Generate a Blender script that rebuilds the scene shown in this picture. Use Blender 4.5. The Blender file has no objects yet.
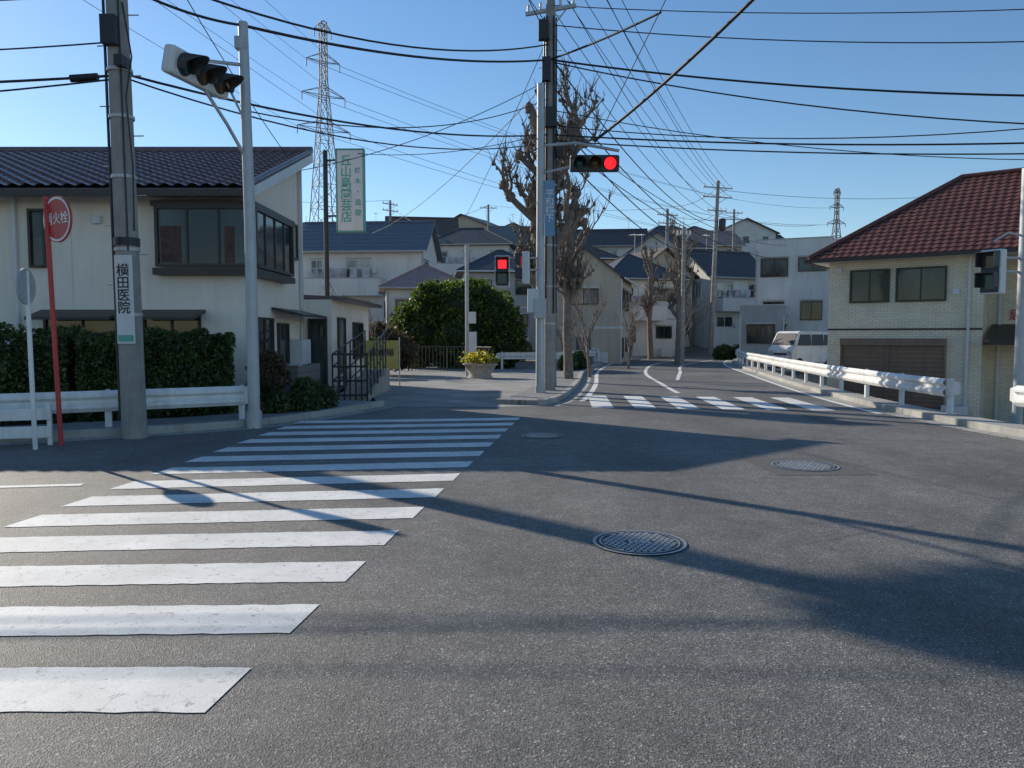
import bpy, math, random
from mathutils import Vector, Matrix, noise
from math import sin, cos, pi, radians, atan2, sqrt
R = random.Random(7)
sc = bpy.context.scene
COL = sc.collection

# ---------------------------------------------------------------- materials
def newmat(name):
    m = bpy.data.materials.new(name); m.use_nodes = True
    nt = m.node_tree; b = nt.nodes['Principled BSDF']
    return m, nt, b
def nd(nt, typ, **kw):
    n = nt.nodes.new(typ)
    for k, v in kw.items():
        if k.startswith('i_'):
            key = k[2:]
            key = int(key) if key.isdigit() else key.replace('_', ' ')
            n.inputs[key].default_value = v
        else: setattr(n, k, v)
    return n
def ramp(nt, fac, stops):
    r = nt.nodes.new('ShaderNodeValToRGB'); e = r.color_ramp.elements
    while len(e) < len(stops): e.new(.5)
    for el, (p, c) in zip(e, stops):
        el.position = p
        el.color = (c, c, c, 1) if not hasattr(c, '__len__') else (*c[:3], 1)
    nt.links.new(fac, r.inputs[0]); return r.outputs[0]
def mix(nt, fac, a, b, mode='MIX'):
    n = nt.nodes.new('ShaderNodeMix'); n.data_type = 'RGBA'; n.blend_type = mode
    for s, v in ((0, fac), (6, a), (7, b)):
        if hasattr(v, 'links'): nt.links.new(v, n.inputs[s])
        elif s == 0: n.inputs[0].default_value = v
        else: n.inputs[s].default_value = (*v[:3], 1)
    return n.outputs[2]
def coords(nt, scale=(1, 1, 1)):
    t = nt.nodes.new('ShaderNodeTexCoord'); mp = nt.nodes.new('ShaderNodeMapping')
    mp.inputs['Scale'].default_value = scale
    nt.links.new(t.outputs['Object'], mp.inputs[0]); return mp.outputs[0]
def noi(nt, vec, scale, detail=4, rough=.55, dist=0):
    n = nd(nt, 'ShaderNodeTexNoise', i_Scale=scale, i_Detail=detail, i_Roughness=rough, i_Distortion=dist)
    nt.links.new(vec, n.inputs['Vector']); return n.outputs[0]
def bump(nt, b, h, strength=.3, dist=.01):
    n = nd(nt, 'ShaderNodeBump', i_Strength=strength, i_Distance=dist)
    nt.links.new(h, n.inputs['Height']); nt.links.new(n.outputs[0], b.inputs['Normal'])

def simple(name, col, rough=.7, var=.12, scale=2., streak=0., metallic=0., bmp=0., bs=60.):
    m, nt, b = newmat(name)
    c = coords(nt)
    n1 = noi(nt, c, scale, 6, .6)
    f = ramp(nt, n1, [(.3, 1 - var), (.7, 1 + var)])
    col_o = mix(nt, 1.0, col, f, 'MULTIPLY')
    if streak > 0:
        c2 = coords(nt, (2.5, 2.5, .22))
        n2 = noi(nt, c2, 2.2, 5, .65)
        s = ramp(nt, n2, [(.42, 1.0), (.75, 1 - streak)])
        col_o = mix(nt, 1.0, col_o, s, 'MULTIPLY')
    nt.links.new(col_o, b.inputs['Base Color'])
    b.inputs['Roughness'].default_value = rough; b.inputs['Metallic'].default_value = metallic
    if bmp: bump(nt, b, noi(nt, c, bs, 3), bmp, .01)
    return m

def mat_asphalt():
    m, nt, b = newmat('asphalt')
    c = coords(nt)
    base = ramp(nt, noi(nt, c, .4, 6, .65), [(.3, (.122, .114, .102)), (.7, (.195, .184, .167))])
    mid = ramp(nt, noi(nt, c, 5, 7, .7), [(.3, .76), (.7, 1.2)])
    base = mix(nt, 1, base, mid, 'MULTIPLY')
    v = nd(nt, 'ShaderNodeTexVoronoi', i_Scale=125.); nt.links.new(c, v.inputs['Vector'])
    sp = ramp(nt, v.outputs['Color'], [(.05, .36), (.5, .9), (.78, 1.2), (.93, 2.7)])
    base = mix(nt, 1, base, sp, 'MULTIPLY')
    fn = noi(nt, c, 380, 2, .7)
    base = mix(nt, 1, base, ramp(nt, fn, [(.3, .7), (.7, 1.32)]), 'MULTIPLY')
    # hairline cracks
    dn = nd(nt, 'ShaderNodeTexNoise', i_Scale=1.7, i_Detail=6.); nt.links.new(c, dn.inputs['Vector'])
    dc = mix(nt, .16, c, dn.outputs['Color'], 'ADD')
    cr = nd(nt, 'ShaderNodeTexVoronoi', feature='DISTANCE_TO_EDGE', i_Scale=.42); nt.links.new(dc, cr.inputs['Vector'])
    line = ramp(nt, cr.outputs[0], [(.0, 1), (.004, 0)])
    mask = ramp(nt, noi(nt, c, .5, 3), [(.46, 0), (.58, .6)])
    lm = mix(nt, 1, line, mask, 'MULTIPLY')
    base = mix(nt, lm, base, (.045, .043, .04))
    # polish / stains running with the traffic
    st = ramp(nt, noi(nt, coords(nt, (.7, .25, 1)), 1.3, 4), [(.4, 1.08), (.7, .76)])
    base = mix(nt, 1, base, st, 'MULTIPLY')
    ds = ramp(nt, noi(nt, c, 1.1, 6, .75), [(.6, 1.), (.78, .64)])
    base = mix(nt, 1, base, ds, 'MULTIPLY')
    nt.links.new(base, b.inputs['Base Color'])
    b.inputs['Roughness'].default_value = .7
    bump(nt, b, v.outputs['Distance'], .5, .006)
    return m
def mat_paint():
    m, nt, b = newmat('road_paint')
    c = coords(nt)
    wn = noi(nt, c, 14, 10, .75)
    worn = ramp(nt, wn, [(.565, 0), (.645, .85)])
    v = nd(nt, 'ShaderNodeTexVoronoi', feature='DISTANCE_TO_EDGE', i_Scale=3.2)
    dn = nd(nt, 'ShaderNodeTexNoise', i_Scale=6., i_Detail=7.); nt.links.new(c, dn.inputs['Vector'])
    nt.links.new(mix(nt, .35, c, dn.outputs['Color'], 'ADD'), v.inputs['Vector'])
    cr = ramp(nt, v.outputs[0], [(.0, .6), (.012, 0)])
    base = mix(nt, worn, (.84, .825, .775), (.30, .285, .26))
    base = mix(nt, cr, base, (.38, .37, .34))
    base = mix(nt, 1, base, ramp(nt, noi(nt, c, 1.5, 6, .65), [(.3, .76), (.7, 1.04)]), 'MULTIPLY')
    base = mix(nt, 1, base, ramp(nt, noi(nt, c, 160, 2), [(.3, .82), (.7, 1.1)]), 'MULTIPLY')
    nt.links.new(base, b.inputs['Base Color']); b.inputs['Roughness'].default_value = .7
    bump(nt, b, noi(nt, c, 150, 3), .25, .004)
    return m
def mat_brick(name, c1, c2, mortar, scale, bw=.5, rh=.25, rough=.75, axis='XZ', ms=.015):
    m, nt, b = newmat(name)
    t = nt.nodes.new('ShaderNodeTexCoord'); s = nt.nodes.new('ShaderNodeSeparateXYZ')
    nt.links.new(t.outputs['Object'], s.inputs[0])
    cb = nt.nodes.new('ShaderNodeCombineXYZ')
    if axis == 'XY':
        nt.links.new(s.outputs[0], cb.inputs[0]); nt.links.new(s.outputs[1], cb.inputs[1])
    else:
        add = nd(nt, 'ShaderNodeMath', operation='ADD'); nt.links.new(s.outputs[0], add.inputs[0]); nt.links.new(s.outputs[1], add.inputs[1])
        nt.links.new(add.outputs[0], cb.inputs[0]); nt.links.new(s.outputs[2], cb.inputs[1])
    br = nd(nt, 'ShaderNodeTexBrick', i_Color1=(*c1, 1), i_Color2=(*c2, 1), i_Mortar=(*mortar, 1), i_Scale=scale, i_Mortar_Size=ms, i_Brick_Width=bw, i_Row_Height=rh)
    nt.links.new(cb.outputs[0], br.inputs['Vector'])
    col = mix(nt, 1, br.outputs['Color'], ramp(nt, noi(nt, coords(nt), 1.2, 5), [(.3, .86), (.7, 1.08)]), 'MULTIPLY')
    nt.links.new(col, b.inputs['Base Color']); b.inputs['Roughness'].default_value = rough
    bump(nt, b, br.outputs['Fac'], -.4, .01)
    return m
def mat_leaf(name, dark, light, tint=None, tr_=.35):
    m, nt, b = newmat(name)
    g = nt.nodes.new('ShaderNodeNewGeometry')
    col = ramp(nt, g.outputs['Random Per Island'], [(0, dark), (.75, light), (1, tint or light)])
    cl = ramp(nt, noi(nt, coords(nt), 2.2, 3), [(.35, .6), (.65, 1.25)])
    nt.links.new(mix(nt, 1, col, cl, 'MULTIPLY'), b.inputs['Base Color'])
    b.inputs['Roughness'].default_value = .45
    tr = nt.nodes.new('ShaderNodeBsdfTranslucent'); nt.links.new(mix(nt, 1, col, (1.6, 1.8, .7), 'MULTIPLY'), tr.inputs[0])
    ms = nt.nodes.new('ShaderNodeMixShader'); ms.inputs[0].default_value = tr_
    out = nt.nodes['Material Output']
    nt.links.new(b.outputs[0], ms.inputs[1]); nt.links.new(tr.outputs[0], ms.inputs[2]); nt.links.new(ms.outputs[0], out.inputs[0])
    return m
def mat_emit(name, col, s):
    m, nt, b = newmat(name)
    b.inputs['Base Color'].default_value = (.5, .01, .01, 1)
    b.inputs['Emission Color'].default_value = (*col, 1); b.inputs['Emission Strength'].default_value = s
    return m
def mat_glass(name='window_glass', col=(.02, .026, .028)):
    m, nt, b = newmat(name)
    f = ramp(nt, noi(nt, coords(nt, (1, 1, .4)), 1.1, 3), [(.4, .6), (.62, 2.6)])
    nt.links.new(mix(nt, 1, col, f, 'MULTIPLY'), b.inputs['Base Color'])
    b.inputs['Roughness'].default_value = .06; b.inputs['IOR'].default_value = 1.55
    bump(nt, b, noi(nt, coords(nt), 1.5, 2), .06, .05)
    return m

ASPH = mat_asphalt(); PAINT = mat_paint()
PATCH = simple('asphalt_patch', (.115, .108, .098), .8, .28, 20, bmp=.5, bs=120)
GROUND = simple('ground_soil', (.17, .155, .125), .95, .3, .8, bmp=.5)
CONC = simple('concrete', (.38, .365, .33), .85, .22, 1.3, .25, bmp=.35)
LANE = simple('lane_concrete', (.29, .278, .255), .85, .28, .9, bmp=.4)
PAVE = mat_brick('pavement_blocks', (.28, .27, .255), (.23, .225, .215), (.14, .135, .13), 1, .6, .3, axis='XY')
POLE = simple('pole_concrete', (.31, .295, .27), .85, .16, 5, .28, bmp=.3)
GALV = simple('galvanised_steel', (.46, .47, .475), .5, .1, 4, .15, metallic=.3)
STEELD = simple('weathered_lattice_steel', (.20, .21, .22), .6, .1, 4)
WHITE = simple('white_paint', (.78, .77, .74), .45, .1, 3, .3)
WHITE2 = simple('white_plastic', (.66, .665, .66), .45, .06, 3, .1)
STUCCO = simple('stucco_cream', (.84, .77, .67), .9, .05, 1.2, .09, bmp=.5, bs=90)
STUCCO2 = simple('stucco_white', (.68, .66, .62), .9, .06, .8, .14)
STUCCO3 = simple('stucco_grey', (.46, .445, .42), .9, .08, .8, .16)
STUCCO4 = simple('stucco_beige', (.54, .455, .355), .9, .08, .8, .16)
TILEW = mat_brick('cream_wall_tile', (.86, .76, .58), (.77, .675, .51), (.50, .45, .36), 1, .24, .075, ms=.008)
BLOCK = mat_brick('concrete_block', (.17, .16, .15), (.14, .135, .13), (.08, .08, .08), 1, .4, .2, ms=.008)
ROOFP = simple('purple_brown_tile', (.15, .11, .12), .33, .28, 6)
ROOFR = simple('red_brown_tile', (.125, .048, .037), .5, .28, 5)
ROOFD = simple('dark_slate', (.06, .06, .064), .55, .22, 3)
ROOFB = simple('blue_grey_metal_roof', (.11, .13, .16), .5, .18, 3)
ROOFK = simple('pink_brown_roof', (.32, .21, .18), .6, .2, 4)
ROOFN = simple('brown_roof', (.11, .078, .06), .6, .2, 4)
ROOFG = simple('light_grey_roof', (.17, .17, .165), .6, .2, 4)
BROWN = simple('brown_aluminium', (.045, .036, .03), .45, .12, 3)
SHUT = simple('brown_shutter', (.24, .155, .11), .5, .12, 3, .2)
BLACK = simple('black_metal', (.018, .018, .02), .45, .2, 4)
RUBBER = simple('cable_black', (.016, .016, .018), .6, .1, 4)
DGREY = simple('dark_grey', (.045, .045, .05), .55, .1, 4)
GLASS = mat_glass()
CURT = mat_glass('curtained_glass', (.16, .155, .14))
IRON = simple('cast_iron', (.40, .40, .40), .42, .3, 30, metallic=.6)
IROND = simple('cast_iron_recess', (.05, .05, .05), .7, .25, 30)
BARK = simple('bark', (.20, .16, .13), .9, .4, 7, bmp=.8, bs=25)
REDP = simple('red_paint', (.50, .045, .04), .5, .15, 3, .2)
BLUEP = simple('blue_sign', (.16, .30, .46), .5, .05, 3)
GREENT = simple('green_lettering', (.10, .38, .30), .5, .05, 3)
YEL = simple('yellow_banner', (.55, .43, .12), .7, .15, 3)
TERRA = simple('planter_stone', (.40, .35, .29), .85, .15, 5, bmp=.4)
CLOTH = simple('laundry_cloth', (.45, .40, .42), .9, .5, 1.5)
LEAFH = mat_leaf('hedge_leaves', (.026, .05, .016), (.085, .135, .038), (.14, .14, .05))
LEAFB = mat_leaf('bush_leaves', (.025, .048, .012), (.09, .13, .022), (.18, .19, .03), .45)
LEAFR = mat_leaf('brown_leaves', (.05, .03, .02), (.13, .08, .045))
FLOWER = mat_leaf('flowers', (.20, .2, .03), (.75, .5, .03), (.9, .75, .1))
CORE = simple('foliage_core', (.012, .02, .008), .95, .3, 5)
REDL = mat_emit('red_lamp_lit', (1, .012, .02), 2.2)
LENSG = simple('lens_dark_green', (.01, .05, .045), .2, .1, 2)
LENSY = simple('lens_dark_amber', (.09, .05, .01), .2, .1, 2)

# ---------------------------------------------------------------- geometry helpers
def empty(name, loc=(0, 0, 0), rot=0):
    o = bpy.data.objects.new(name, None); o.location = loc; o.rotation_euler = (0, 0, rot)
    COL.objects.link(o); return o
class Part:
    def __init__(s, name, mat, parent=None, bevel=0):
        s.n, s.m, s.p, s.b = name, mat, parent, bevel; s.v = []; s.f = []; s.sm = []
    def add(s, vs, fs, smooth=False):
        k = len(s.v); s.v += [tuple(v) for v in vs]
        for f in fs: s.f.append(tuple(i + k for i in f)); s.sm.append(smooth)
    def box(s, x0, x1, y0, y1, z0, z1):
        s.add([(x0, y0, z0), (x1, y0, z0), (x1, y1, z0), (x0, y1, z0), (x0, y0, z1), (x1, y0, z1), (x1, y1, z1), (x0, y1, z1)],
              [(0, 3, 2, 1), (4, 5, 6, 7), (0, 1, 5, 4), (1, 2, 6, 5), (2, 3, 7, 6), (3, 0, 4, 7)])
    def obox(s, c, size, M=None):
        k = len(s.v); x, y, z = [a / 2 for a in size]
        s.box(-x, x, -y, y, -z, z); M = M or Matrix.Identity(3)
        for i in range(k, len(s.v)): s.v[i] = tuple(M @ Vector(s.v[i]) + Vector(c))
    def tube(s, pts, rad, n=8, cap=True):
        pts = [Vector(p) for p in pts]
        if not hasattr(rad, '__len__'): rad = [rad] * len(pts)
        vs = []; fs = []; u = None
        for i, p in enumerate(pts):
            d = (pts[min(i + 1, len(pts) - 1)] - pts[max(i - 1, 0)]).normalized()
            if u is None: u = d.orthogonal().normalized()
            u = (u - d * u.dot(d)).normalized(); w = d.cross(u)
            for k in range(n):
                a = 2 * pi * k / n; vs.append(p + (u * cos(a) + w * sin(a)) * rad[i])
        for i in range(len(pts) - 1):
            for k in range(n):
                a = i * n + k; b = i * n + (k + 1) % n; fs.append((a, b, b + n, a + n))
        s.add(vs, fs, True)
        if cap:
            s.add(vs[:n][::-1], [tuple(range(n))]); s.add(vs[-n:], [tuple(range(n))])
    def slab(s, a, b, c, d, t, up=Vector((0, 0, 1))):
        q = [Vector(x) for x in (a, b, c, d)]; lo = [x - up * t for x in q]
        s.add(lo + q, [(0, 3, 2, 1), (4, 5, 6, 7), (0, 1, 5, 4), (1, 2, 6, 5), (2, 3, 7, 6), (3, 0, 4, 7)])
    def blob(s, c, r, seed=0, n=8, sq=(1, 1, 1), amp=.3):
        vs = []; fs = []
        for i in range(n + 1):
            th = pi * i / n
            for j in range(2 * n):
                ph = pi * j / n
                d = Vector((sin(th) * cos(ph), sin(th) * sin(ph), cos(th)))
                k = 1 + amp * noise.noise(d * 1.7 + Vector((seed * 3.1, seed, 0)))*2
                vs.append((c[0] + d.x * r * sq[0] * k, c[1] + d.y * r * sq[1] * k, c[2] + d.z * r * sq[2] * k))
        for i in range(n):
            for j in range(2 * n):
                a = i * 2 * n + j; b = i * 2 * n + (j + 1) % (2 * n); fs.append((a, a + 2 * n, b + 2 * n, b))
        s.add(vs, fs, True)
    def done(s):
        if not s.v: return None
        me = bpy.data.meshes.new(s.n); me.from_pydata(s.v, [], s.f); me.materials.append(s.m)
        me.polygons.foreach_set('use_smooth', s.sm); me.update()
        o = bpy.data.objects.new(s.n, me); COL.objects.link(o)
        if s.p: o.parent = s.p
        if s.b:
            md = o.modifiers.new('bevel', 'BEVEL'); md.width = s.b; md.segments = 2; md.limit_method = 'ANGLE'
        return o
def text(name, body, mat, parent, loc, rot, size, ext=.002, spacing=1.0):
    c = bpy.data.curves.new(name, 'FONT'); c.body = body; c.size = size; c.align_x = 'CENTER'; c.align_y = 'CENTER'
    c.extrude = ext; c.space_line = spacing; c.materials.append(mat); c.offset = size * .012
    o = bpy.data.objects.new(name, c); o.location = loc; o.rotation_euler = rot; COL.objects.link(o); o.parent = parent; return o
def cr(pts, n=6):
    P = [Vector(p) for p in pts]; P = [P[0] * 2 - P[1]] + P + [P[-1] * 2 - P[-2]]; out = []
    for i in range(1, len(P) - 2):
        for k in range(n):
            t = k / n; a, b, c, d = P[i - 1:i + 3]
            out.append(.5 * ((2 * b) + (c - a) * t + (2 * a - 5 * b + 4 * c - d) * t * t + (3 * b - a - 3 * c + d) * t ** 3))
    out.append(P[-2]); return out
def norms(pts):
    out = []
    for i in range(len(pts)):
        d = pts[min(i + 1, len(pts) - 1)] - pts[max(i - 1, 0)]; d = Vector((d[0], d[1])).normalized(); out.append(Vector((-d.y, d.x)))
    return out
def flat(part, pts, o0, o1, z):
    pts = [Vector(p[:2]) for p in pts]; N = norms(pts); vs = []
    for p, n in zip(pts, N):
        a = p + n * o0; b = p + n * o1; vs += [(a.x, a.y, z), (b.x, b.y, z)]
    part.add(vs, [(2 * i + 2, 2 * i + 3, 2 * i + 1, 2 * i) for i in range(len(pts) - 1)])
def sweep(part, pts, prof, smooth=False):
    """prof: closed list of (offset, z)"""
    pz = [p[2] if len(p) > 2 else 0 for p in pts]
    pts = [Vector(p[:2]) for p in pts]; N = norms(pts); vs = []; m = len(prof); fs = []
    for p, n, z0 in zip(pts, N, pz):
        for o, z in prof: q = p + n * o; vs.append((q.x, q.y, z + z0))
    for i in range(len(pts) - 1):
        for k in range(m): a = i * m + k; b = i * m + (k + 1) % m; fs.append((a, b, b + m, a + m))
    fs += [tuple(range(m)), tuple(range((len(pts) - 1) * m, len(pts) * m))[::-1]]
    part.add(vs, fs, smooth)
def poly(part, pts, z):
    from mathutils.geometry import tessellate_polygon
    vs = [Vector((p[0], p[1], z)) for p in pts]
    fs = [tuple(t) for t in tessellate_polygon([vs])]
    out = []
    for t in fs:
        a, b, c = [vs[i] for i in t]
        out.append(t if (b - a).cross(c - a).z > 0 else t[::-1])
    part.add(vs, out)
def smooth(a, b, x):
    t = max(0, min(1, (x - a) / (b - a))); return t * t * (3 - 2 * t)

# ---------------------------------------------------------------- layout polylines
RE = cr([(9.6, 9.0), (8.1, 11.7), (8.2, 18.5), (10.1, 31), (12.6, 44), (16.5, 54), (24, 63), (40, 72)])   # right road edge
LE = cr([(.75, 17.5), (1.3, 19.3), (2.2, 25), (3.6, 36), (6.3, 48), (10.6, 58), (19, 68), (36, 80)])       # left edge of main road
LK = cr([(-70, -14), (-25, 3.8), (-12, 9.2), (-7.8, 11.3), (-4.9, 13.1), (-3.9, 14.6), (-2.9, 17.3)])        # left kerb
def gx(y):
    for a, b in zip(RE, RE[1:]):
        if a[1] <= y <= b[1] and b[1] > a[1]: return a[0] + (b[0] - a[0]) * (y - a[1]) / (b[1] - a[1])
    return RE[0][0] if y < 9 else 60
def hill(y): return 11.0 * smooth(54, 125, y)
def gz(x, y):
    z = -.06 + hill(y) + (.25 * noise.noise(Vector((x * .05, y * .05, 0))) if abs(x) > 60 or y > 90 else 0)
    if 10 < y < 70:
        z -= 1.5 * smooth(gx(y) + .15, gx(y) + .5, x) * smooth(11.5, 12.5, y) * (1 - .8 * smooth(31, 39, y)) * (1 - smooth(48, 62, y))
    return z
# ground
def axis(lo, hi, step, far):
    a = [lo + i * step for i in range(int((hi - lo) / step) + 1)]
    s = step; x = a[-1]
    while x < far: s *= 1.45; x += s; a.append(x)
    s = step; x = a[0]; pre = []
    while x > -far: s *= 1.45; x -= s; pre.append(x)
    return pre[::-1] + a
xs = axis(-30, 60, 1.0, 2500); ys = axis(-10, 130, 1.0, 2500)
g = Part('ground', GROUND)
g.v = [(x, y, gz(x, y)) for y in ys for x in xs]; W = len(xs)
g.f = [(j * W + i, j * W + i + 1, (j + 1) * W + i + 1, (j + 1) * W + i) for j in range(len(ys) - 1) for i in range(W - 1)]
g.sm = [False] * len(g.f); g.done()
# road
rd = Part('road', ASPH)
outline = [(-70, -30), (70, -30), (70, -2), (16, 5)] + [tuple(p) for p in RE] + [tuple(p) for p in LE[::-1]] + [(-.2, 17.2)] + [tuple(p) for p in LK[::-1]]
poly(rd, outline, 0.0); rd.done()
pt_ = Part('asphalt_patch', PATCH)
poly(pt_, [(3.05, 8.7), (4.2, 8.75), (4.15, 10.0), (3.0, 9.95)], .003)
poly(pt_, [(5.6, 13.5), (6.1, 13.5), (7.2, 22), (6.7, 22)], .003)
pt_.done()
# lane
ln = Part('side_lane', LANE)
poly(ln, [(-2.95, 17.25), (-.3, 17.1), (.8, 17.45), (1.38, 19.4), (2.1, 24), (3.6, 35.5), (1, 37), (-9, 37), (-5.0, 27), (-3.9, 21)], .006); ln.done()
# kerbs & pavements
kb = Part('kerb', CONC, bevel=.015)
prof = lambda o0, o1, z1: [(o0, -.05), (o1, -.05), (o1, z1), (o0, z1)]
sweep(kb, LK, prof(0, .16, .13)); sweep(kb, LE, prof(0, .16, .13)); sweep(kb, RE, prof(0, -.16, .12))
kb.done()
gt = Part('gutter', CONC)
flat(gt, LK, -.32, -.003, .004); flat(gt, LE, -.32, -.003, .004); flat(gt, RE, .003, .32, .004); gt.done()
pv = Part('pavement', PAVE)
sweep(pv, LE, [(.162, -.05), (1.2, -.05), (1.2, .118), (.162, .118)])
sweep(pv, LK, [(.162, -.05), (1.35, -.05), (1.35, .118), (.162, .118)]); pv.done()
rw = Part('retaining_wall', CONC)
sweep(rw, RE, [(-.163, -2.2), (-.163, .118), (-.55, .118), (-.55, -2.2)]); rw.done()

# markings
cw = Part('zebra_crossing', PAINT)
for k in range(14):
    y0 = 3.17 + .87 * k; sl = min(.135, .024 * k)
    def pt(x, y, xr): return (x, y + sl * (x - xr), .0045)
    xl0, xr0 = -4.45 + .03 * y0, -1.70 + .125 * y0; y1 = y0 + .44
    n = 40; vs = []
    for i in range(n + 1):
        x = xl0 + (xr0 - xl0) * i / n
        vs += [pt(x, y0 + R.uniform(-.008, .008), xr0), pt(x + .05, y1 + R.uniform(-.008, .008), xr0)]
    cw.add(vs, [(2 * i, 2 * i + 2, 2 * i + 3, 2 * i + 1) for i in range(n)])
cw.done()
c2 = Part('zebra_crossing', PAINT)
for k in range(6):
    x = 1.78 + .93 * k; y0 = 17.0 - .13 * k
    c2.add([(x, y0, .0055), (x + .48, y0 - .05, .0055), (x + .72, y0 + 3.4, .0055), (x + .24, y0 + 3.45, .0055)], [(0, 1, 2, 3)])
c2.done()
rl = Part('road_lines', PAINT)
flat(rl, LE[5:], -.45, -.6, .005)
flat(rl, cr([(4.7, 21.3), (5.0, 25), (5.9, 33.5), (8.4, 44), (13, 54), (21, 63)]), 0, .15, .0055)
flat(rl, cr([(6.0, 27.5), (7.3, 33), (9.5, 42), (13.9, 52)]), 0, .14, .005)
flat(rl, RE[10:], .35, .5, .005)
flat(rl, [(-14, 6.7), (-4.6, 8.1)], 0, .12, .005)
rl.done()

# manholes
def manhole(x, y, r):
    e = empty('manhole_cover', (x, y, 0.004))
    a = Part('rim', IRON, e); n = 40
    def ring(part, r0, r1, z):
        vs = []
        for i in range(n):
            t = 2 * pi * i / n; vs += [(r0 * cos(t), r0 * sin(t), z), (r1 * cos(t), r1 * sin(t), z)]
        part.add(vs, [(2 * i, 2 * i + 1, (2 * i + 3) % (2 * n), (2 * i + 2) % (2 * n)) for i in range(n)])
    d = Part('recess', IROND, e); ring(d, 0.001, r * 1.0, .002); d.done()
    ring(a, r * .93, r * 1.0, .006); ring(a, r * .82, r * .86, .008)
    st = r / 7.5
    for i in range(-8, 9):
        for j in range(-8, 9):
            px, py = (i + .5 * (j % 2)) * st, j * st * .87
            if px * px + py * py < (r * .78) ** 2 and not (abs(py) < r * .1 and abs(px) < r * .3):
                s = st * .34; a.box(px - s, px + s, py - s, py + s, .002, .008)
    a.box(-r * .22, r * .22, -r * .05, r * .05, .002, .008)
    a.done()
manhole(.985, 5.85, .36); manhole(3.6, 9.36, .4); manhole(.49, 12.2, .34); manhole(-1.33, 18.5, .3); manhole(5.0, 45, .3)

# ---------------------------------------------------------------- guardrails
def resample(pts, step):
    pts = [Vector(p[:2]) for p in pts]; out = [pts[0]]; acc = 0
    for a, b in zip(pts, pts[1:]):
        L = (b - a).length; t = step - acc
        while t <= L: out.append(a + (b - a) * t / L); t += step
        acc = (acc + L) % step
    return out
def guardrail(pts, zc=.62, zb=.1, step=2.0, ht=.17):
    """beam bulges to the left-hand side of the travel direction (the road side); posts behind"""
    pts = [Vector(p[:2]) for p in pts]
    e = empty('guardrail'); b = Part('beam', WHITE, e); p = Part('posts', WHITE, e)
    w = [(.0, -ht), (.03, -ht), (.08, -ht * .62), (.08, -ht * .4), (.015, -ht * .1), (.015, ht * .1), (.08, ht * .4), (.08, ht * .62), (.03, ht), (.0, ht)]
    pr = [(x, z + zc) for x, z in w] + [(x - .012, z + zc) for x, z in w[::-1]]
    sweep(b, pts, pr, False)
    N = norms(pts)
    back = [q - n * .08 for q, n in zip(pts, N)]
    for q in resample(back, step):
        p.tube([(q.x, q.y, zb - .1), (q.x, q.y, zc + ht - .02), (q.x, q.y, zc + ht + .01)], [.055, .055, .03], 10)
    for i, s in ((0, 1), (-1, -1)):
        q = pts[i]; d = (pts[1] - pts[0]).normalized() if i == 0 else (pts[-2] - pts[-1]).normalized(); a0 = q - d * .3 - N[i] * .1
        b.add([(q.x, q.y, zc - ht), (a0.x, a0.y, zc - ht * .6), (a0.x, a0.y, zc + ht * .6), (q.x, q.y, zc + ht)], [(0, 1, 2, 3)])
    b.done(); p.done()
Rg = [Vector(p) + Vector((.28, 0)) for p in RE]
guardrail([p for p in Rg if 12.9 > p[1] > 9.3], step=1.5)
guardrail([p for p in Rg if 14.2 < p[1] < 70])
guardrail([(-4.75, 13.5), (-7.6, 11.75), (-10.5, 10.35), (-16, 7.9)], zc=.55, ht=.17, step=2.1)
e = empty('white_fence_panel'); p = Part('panel', WHITE, e, .008)
for z in (.20, .46): p.obox((-7.45, 10.95, z), (1.5, .05, .17), Matrix.Rotation(.3, 3, 'Z'))
for dx in (-.68, 0, .68): p.obox((-7.45 + dx, 10.985 + dx * .3, .3), (.06, .05, .6))
p.done()
guardrail([(11, 61), (7.4, 53), (4.6, 43), (2.2, 37.3), (-.5, 36.5)][::-1], zc=.65)

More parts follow.
